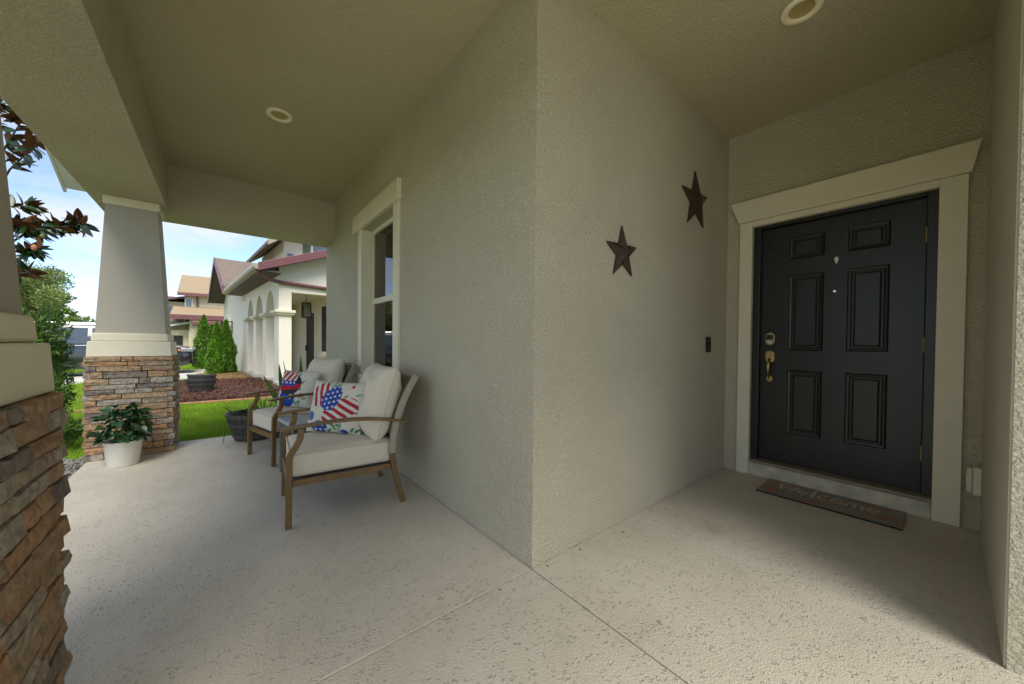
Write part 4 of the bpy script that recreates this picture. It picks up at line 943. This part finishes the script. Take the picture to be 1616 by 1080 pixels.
# ================================================================== SUV on the neighbour driveway (nose towards +X)
car = tag(empty('parked_car', (-.86, 19.6, GZ+.004)), 'black sport utility car parked nose in on the neighbour driveway', 'car')
yb = lambda z: .93 if z < 1.1 else .93-(z-1.1)*.33
def cprism(poly, ys0=-1, ys1=1, k=1.0, extra=0):
    b = MB(); n = len(poly)
    vs = [(x, s*(yb(z)*k+extra), z) for s in (ys0, ys1) for x, z in poly]
    return b.add(vs, [tuple(range(n))[::-1], tuple(range(n, 2*n))]+[(i, (i+1) % n, n+(i+1) % n, n+i) for i in range(n)])
cprism([(-4.75, .36), (-4.82, .7), (-4.74, 1.08), (-1.32, 1.14), (-.55, 1.10), (-.16, 1.02), (-.02, .86), (.0, .58), (-.06, .36), (-.5, .26), (-4.4, .26)]).build('body', 'car_black', car, True, bevel=.07, seg=4)
cprism([(-4.70, 1.04), (-4.46, 1.66), (-4.15, 1.77), (-2.5, 1.79), (-2.05, 1.72), (-1.22, 1.09)], k=.97).build('cabin', 'car_black', car, True, bevel=.05, seg=3)
for poly in ([(-1.62, 1.13), (-2.12, 1.62), (-2.62, 1.68), (-2.62, 1.13)], [(-2.72, 1.13), (-2.72, 1.68), (-3.60, 1.68), (-3.60, 1.13)], [(-3.70, 1.14), (-3.70, 1.67), (-4.25, 1.62), (-4.45, 1.16)]):
    for s in (-1, 1):
        vs = [(x, s*(yb(z)*.97+.004), z) for x, z in poly]; MB().add(vs, [(0, 1, 2, 3)]).build('side_window', 'car_glass', car)
MB().add([(-1.27, -.80, 1.13), (-1.27, .80, 1.13), (-1.98, .66, 1.70), (-1.98, -.66, 1.70)], [(0, 1, 2, 3)]).build('windscreen', 'car_glass', car, loc=(.02, 0, .025))
MB().box(-.02, .035, -.50, .50, .62, .90).build('grille', 'dark_plastic', car, bevel=.02)
MB().box(.036, .05, -.50, .50, .74, .78).build('grille_bar', 'chrome', car)
for s in (-1, 1):
    MB().box(-.36, .015, s*.76-.19, s*.76+.185, .84, .985).build('headlight', 'headlight', car, bevel=.03)
    MB().box(-.43, -.365, s*.885-.05, s*.885+.055, .87, .94).build('turn_signal', 'amber', car, bevel=.01)
    MB().box(-1.75, -1.5, s*1.04-.1, s*1.04+.1, 1.12, 1.28).build('mirror', 'car_black', car, bevel=.04)
    MB().tube([(-4.1, s*.62, 1.80), (-4.0, s*.62, 1.84), (-2.6, s*.62, 1.845), (-2.45, s*.62, 1.80)], .02, 6).build('roof_rail', 'chrome', car)
    for x in (-.88, -3.85):
        wv = MB().tube([(x, s*.70, .36), (x, s*.945, .36)], .36, 28).build('wheel', 'rubber', car, bevel=.03)
        MB().tube([(x, s*.93, .36), (x, s*.955, .36)], .24, 20).build('rim', 'chrome', wv)
MB().box(-.05, .03, -.88, .88, .30, .50).build('bumper', 'dark_plastic', car, bevel=.03)

# ================================================================== TREES AND SHRUBS
def conifer(x, y, h, r, label, n=9000, belly=.28):
    t = tag(empty('arborvitae', (x, y, GZ)), label, 'conifer', 'conical arborvitae shrubs')
    MB().tube([(0, 0, 0), (0, 0, h*.5)], [.05, .02], 8).build('trunk', 'bark', t)
    u = rng.uniform(0.02, 1, n)**.9; a = rng.uniform(0, 6.283, n)
    prof = np.where(u < belly, .72+.28*np.sin(u/belly*np.pi/2), ((1-u)/(1-belly))**.72)
    lump = np.array([.86+.34*noise.noise((math.cos(q)*2.2, math.sin(q)*2.2, w_*h*2.4+x)) for q, w_ in zip(a, u)])
    rr = r*prof*lump*rng.uniform(.62, 1.0, n)**.6
    P = np.stack([rr*np.cos(a), rr*np.sin(a), u*h], 1)
    o = np.stack([np.cos(a), np.sin(a), np.full(n, 1.1)], 1)*1.2
    V, F = leaf_cloud(P, .10, .6, o, .42)
    obj('crown', npmesh('crown', V, F, 'leaf_arb'), t); return t
conifer(-.62, 21.7, 2.45, .50, 'tallest cone shaped green conifer, beside the black car')
conifer(-.34, 22.6, 2.05, .38, 'slim green conifer mostly hidden behind the others')
conifer(-.13, 17.1, 1.95, .37, 'front left conical green conifer before the white garage')
conifer(.14, 17.35, 2.05, .38, 'right hand conical green conifer nearest the arcade')
def bush(name, x, y, z, r, label, cat, m, n, ls, asp=.4, h=None, group=None, up=.4, lumps=9, trunk=True, sd=1, rough=.5):
    rs = random.Random(sd); t = tag(empty(name, (x, y, GZ)), label, cat, group)
    h = h or r; C_ = [(0, 0, z, .72*r)]
    for k in range(lumps):
        a = k*2.4+rs.random(); e = rs.uniform(-.7, 1.2); C_.append((r*.62*math.cos(a)*math.cos(e), r*.62*math.sin(a)*math.cos(e), z+h*.62*math.sin(e), r*rs.uniform(.3, .52)))
    if trunk:
        MB().tube([(0, 0, 0), (.02, .01, z*.5), (.05, 0, z)], [.05*r+.03, .04*r+.02, .02], 8).build('trunk', 'bark', t)
        for c in C_[1:]: MB().tube([(0, 0, z*.55), (c[0]*.5, c[1]*.5, (z*.55+c[2])/2+.05), c[:3]], [.02*r+.008, .012*r+.006, .004], 5).build('limb', 'bark', t)
    Pp = []; O = []
    for k, c in enumerate(C_):
        nn = int(n*c[3]**2/sum(q[3]**2 for q in C_)); d = rng.normal(size=(nn, 3)); d /= np.linalg.norm(d, axis=1)[:, None]
        lum = np.array([.8+.45*noise.noise(Vector(q)*2.5+Vector((k*3, 0, sd))) for q in d])
        rad = c[3]*rng.uniform(rough, 1.0, nn)**.5*lum
        Pp.append(np.array(c[:3])+d*rad[:, None]*np.array([1, 1, h/r])); O.append(d)
    P = np.concatenate(Pp); O = np.concatenate(O); k = P[:, 2] > .03; P, O = P[k], O[k]
    V, F = leaf_cloud(P, ls, up, O*.9, asp); obj('crown', npmesh('crown', V, F, m), t); return t
bush('hedge_shrub', -1.72, 6.75, .88, .38, 'tall narrow leaved dark green shrub between the two columns', 'shrub', 'leaf_shrub', 7500, .085, .2, h=.88, lumps=16, sd=4, up=.5)
bush('hedge_shrub', -1.45, 6.3, .28, .27, 'low green shrub at the foot of the tall shrub by the gravel', 'shrub', 'leaf_shrub', 2600, .06, .22, lumps=8, sd=9)
bush('shade_tree', -7.6, 30, 3.7, 1.9, 'pale yellow green feathery tree beyond the parked car', 'tree', 'leaf_pale', 9000, .17, .3, h=1.7, lumps=16, sd=2, rough=.2)
bush('shade_tree', -9.5, 36, 3.2, 2.4, 'bright green rounded tree behind the pale feathery tree', 'tree', 'leaf_bright', 7000, .26, .45, h=1.6, lumps=10, sd=6)
bush('street_shrub', -5.6, 27.5, 1.45, 1.15, 'bright yellow green shrub right behind the parked car roof', 'shrub', 'leaf_bright', 5000, .15, .45, lumps=10, sd=8)
bush('street_shrub', -7.9, 27.0, 1.2, 1.2, 'mid green bush left of the parked car', 'shrub', 'leaf_arb', 5000, .15, .45, lumps=10, sd=12)
bush('distant_tree', -5.6, 60, 3.6, 2.6, 'dark green tree far down the street left of the tan house', 'tree', 'leaf_mid', 5000, .35, .5, lumps=10, sd=14)
bush('young_tree', -4.05, 43, 2.0, .55, 'thin young tree with yellow leaves before the tan house', 'tree', 'leaf_bright', 900, .16, .5, h=1.3, lumps=6, sd=15)

# magnolia in the front yard: big leaves are built one by one
mg = tag(empty('magnolia_tree', (-2.2, 7.35, GZ)), 'magnolia with large glossy leaves, rust brown beneath, behind the near column', 'tree')
MB().tube([(0, 0, 0), (.03, -.02, 1.2), (-.02, .03, 2.4), (.04, 0, 3.6), (.02, .05, 4.8)], [.085, .075, .06, .045, .015], 10).build('trunk', 'bark', mg, smooth=True)
ML = [leaf_mesh('leaf', 'mag_top', .165, .068, .28, c, 6, 'mag_under') for c in (.12, .3, -.05)]
mo = Vector((-2.2, 7.35, GZ))
tips = [((-1.53, 5.94, 3.42), (0, 0, 3.0), 17), ((-1.42, 5.83, 3.14), (0, 0, 2.8), 12), ((-1.62, 6.25, 2.36), (0, 0, 2.2), 13), ((-1.33, 6.02, 2.36), (0, 0, 2.2), 17), ((-1.14, 5.93, 2.40), (0, 0, 2.25), 11),
        ((-1.50, 6.14, 2.12), (0, 0, 1.9), 13), ((-1.58, 6.22, 1.86), (0, 0, 1.8), 6), ((-1.75, 6.2, 3.7), (0, 0, 3.2), 12), ((-1.2, 6.1, 2.44), (0, 0, 2.3), 11), ((-2.6, 6.9, 3.8), (0, 0, 3.4), 12), ((-2.3, 7.9, 4.2), (0, 0, 3.8), 12), ((-2.0, 7.1, 4.9), (0, 0, 4.4), 14), ((-1.9, 7.6, 2.9), (0, 0, 2.6), 10)]
rm = random.Random(33)
for tip, base, nl in tips:
    p1 = Vector(tip)-mo; p0 = Vector(base); mid = (p0+p1)/2+Vector((rm.uniform(-.05, .05), rm.uniform(-.05, .05), .12))
    MB().tube([p0, mid, p1], [.014, .009, .004], 6).build('branch', 'bark', mg)
    dr = (p1-mid).normalized()
    for k in range(int(nl*2.4)):
        f = rm.random()**1.3; p = p1.lerp(mid, f*.95); a = rm.uniform(0, 6.283)
        s1 = dr.cross(Vector((0, 0, 1))).normalized(); s2 = dr.cross(s1)
        d = dr*rm.uniform(.1, .9)+(s1*math.cos(a)+s2*math.sin(a))*.8; d.z += .15
        place_leaf(ML[k % 3], mg, p, d, rm.uniform(-1.2, 1.2), rm.uniform(.7, 1.12))
MB().lathe([(.001, .0), (.018, .01), (.024, .035), (.014, .06), (.001, .072)], 14).build('fruit', 'edging', mg, loc=Vector((-1.53, 6.12, 2.08))-mo)
MB().lathe([(.001, .0), (.016, .01), (.02, .03), (.001, .05)], 14).build('bud', 'leaf_pale', mg, loc=Vector((-1.47, 6.1, 2.22))-mo)
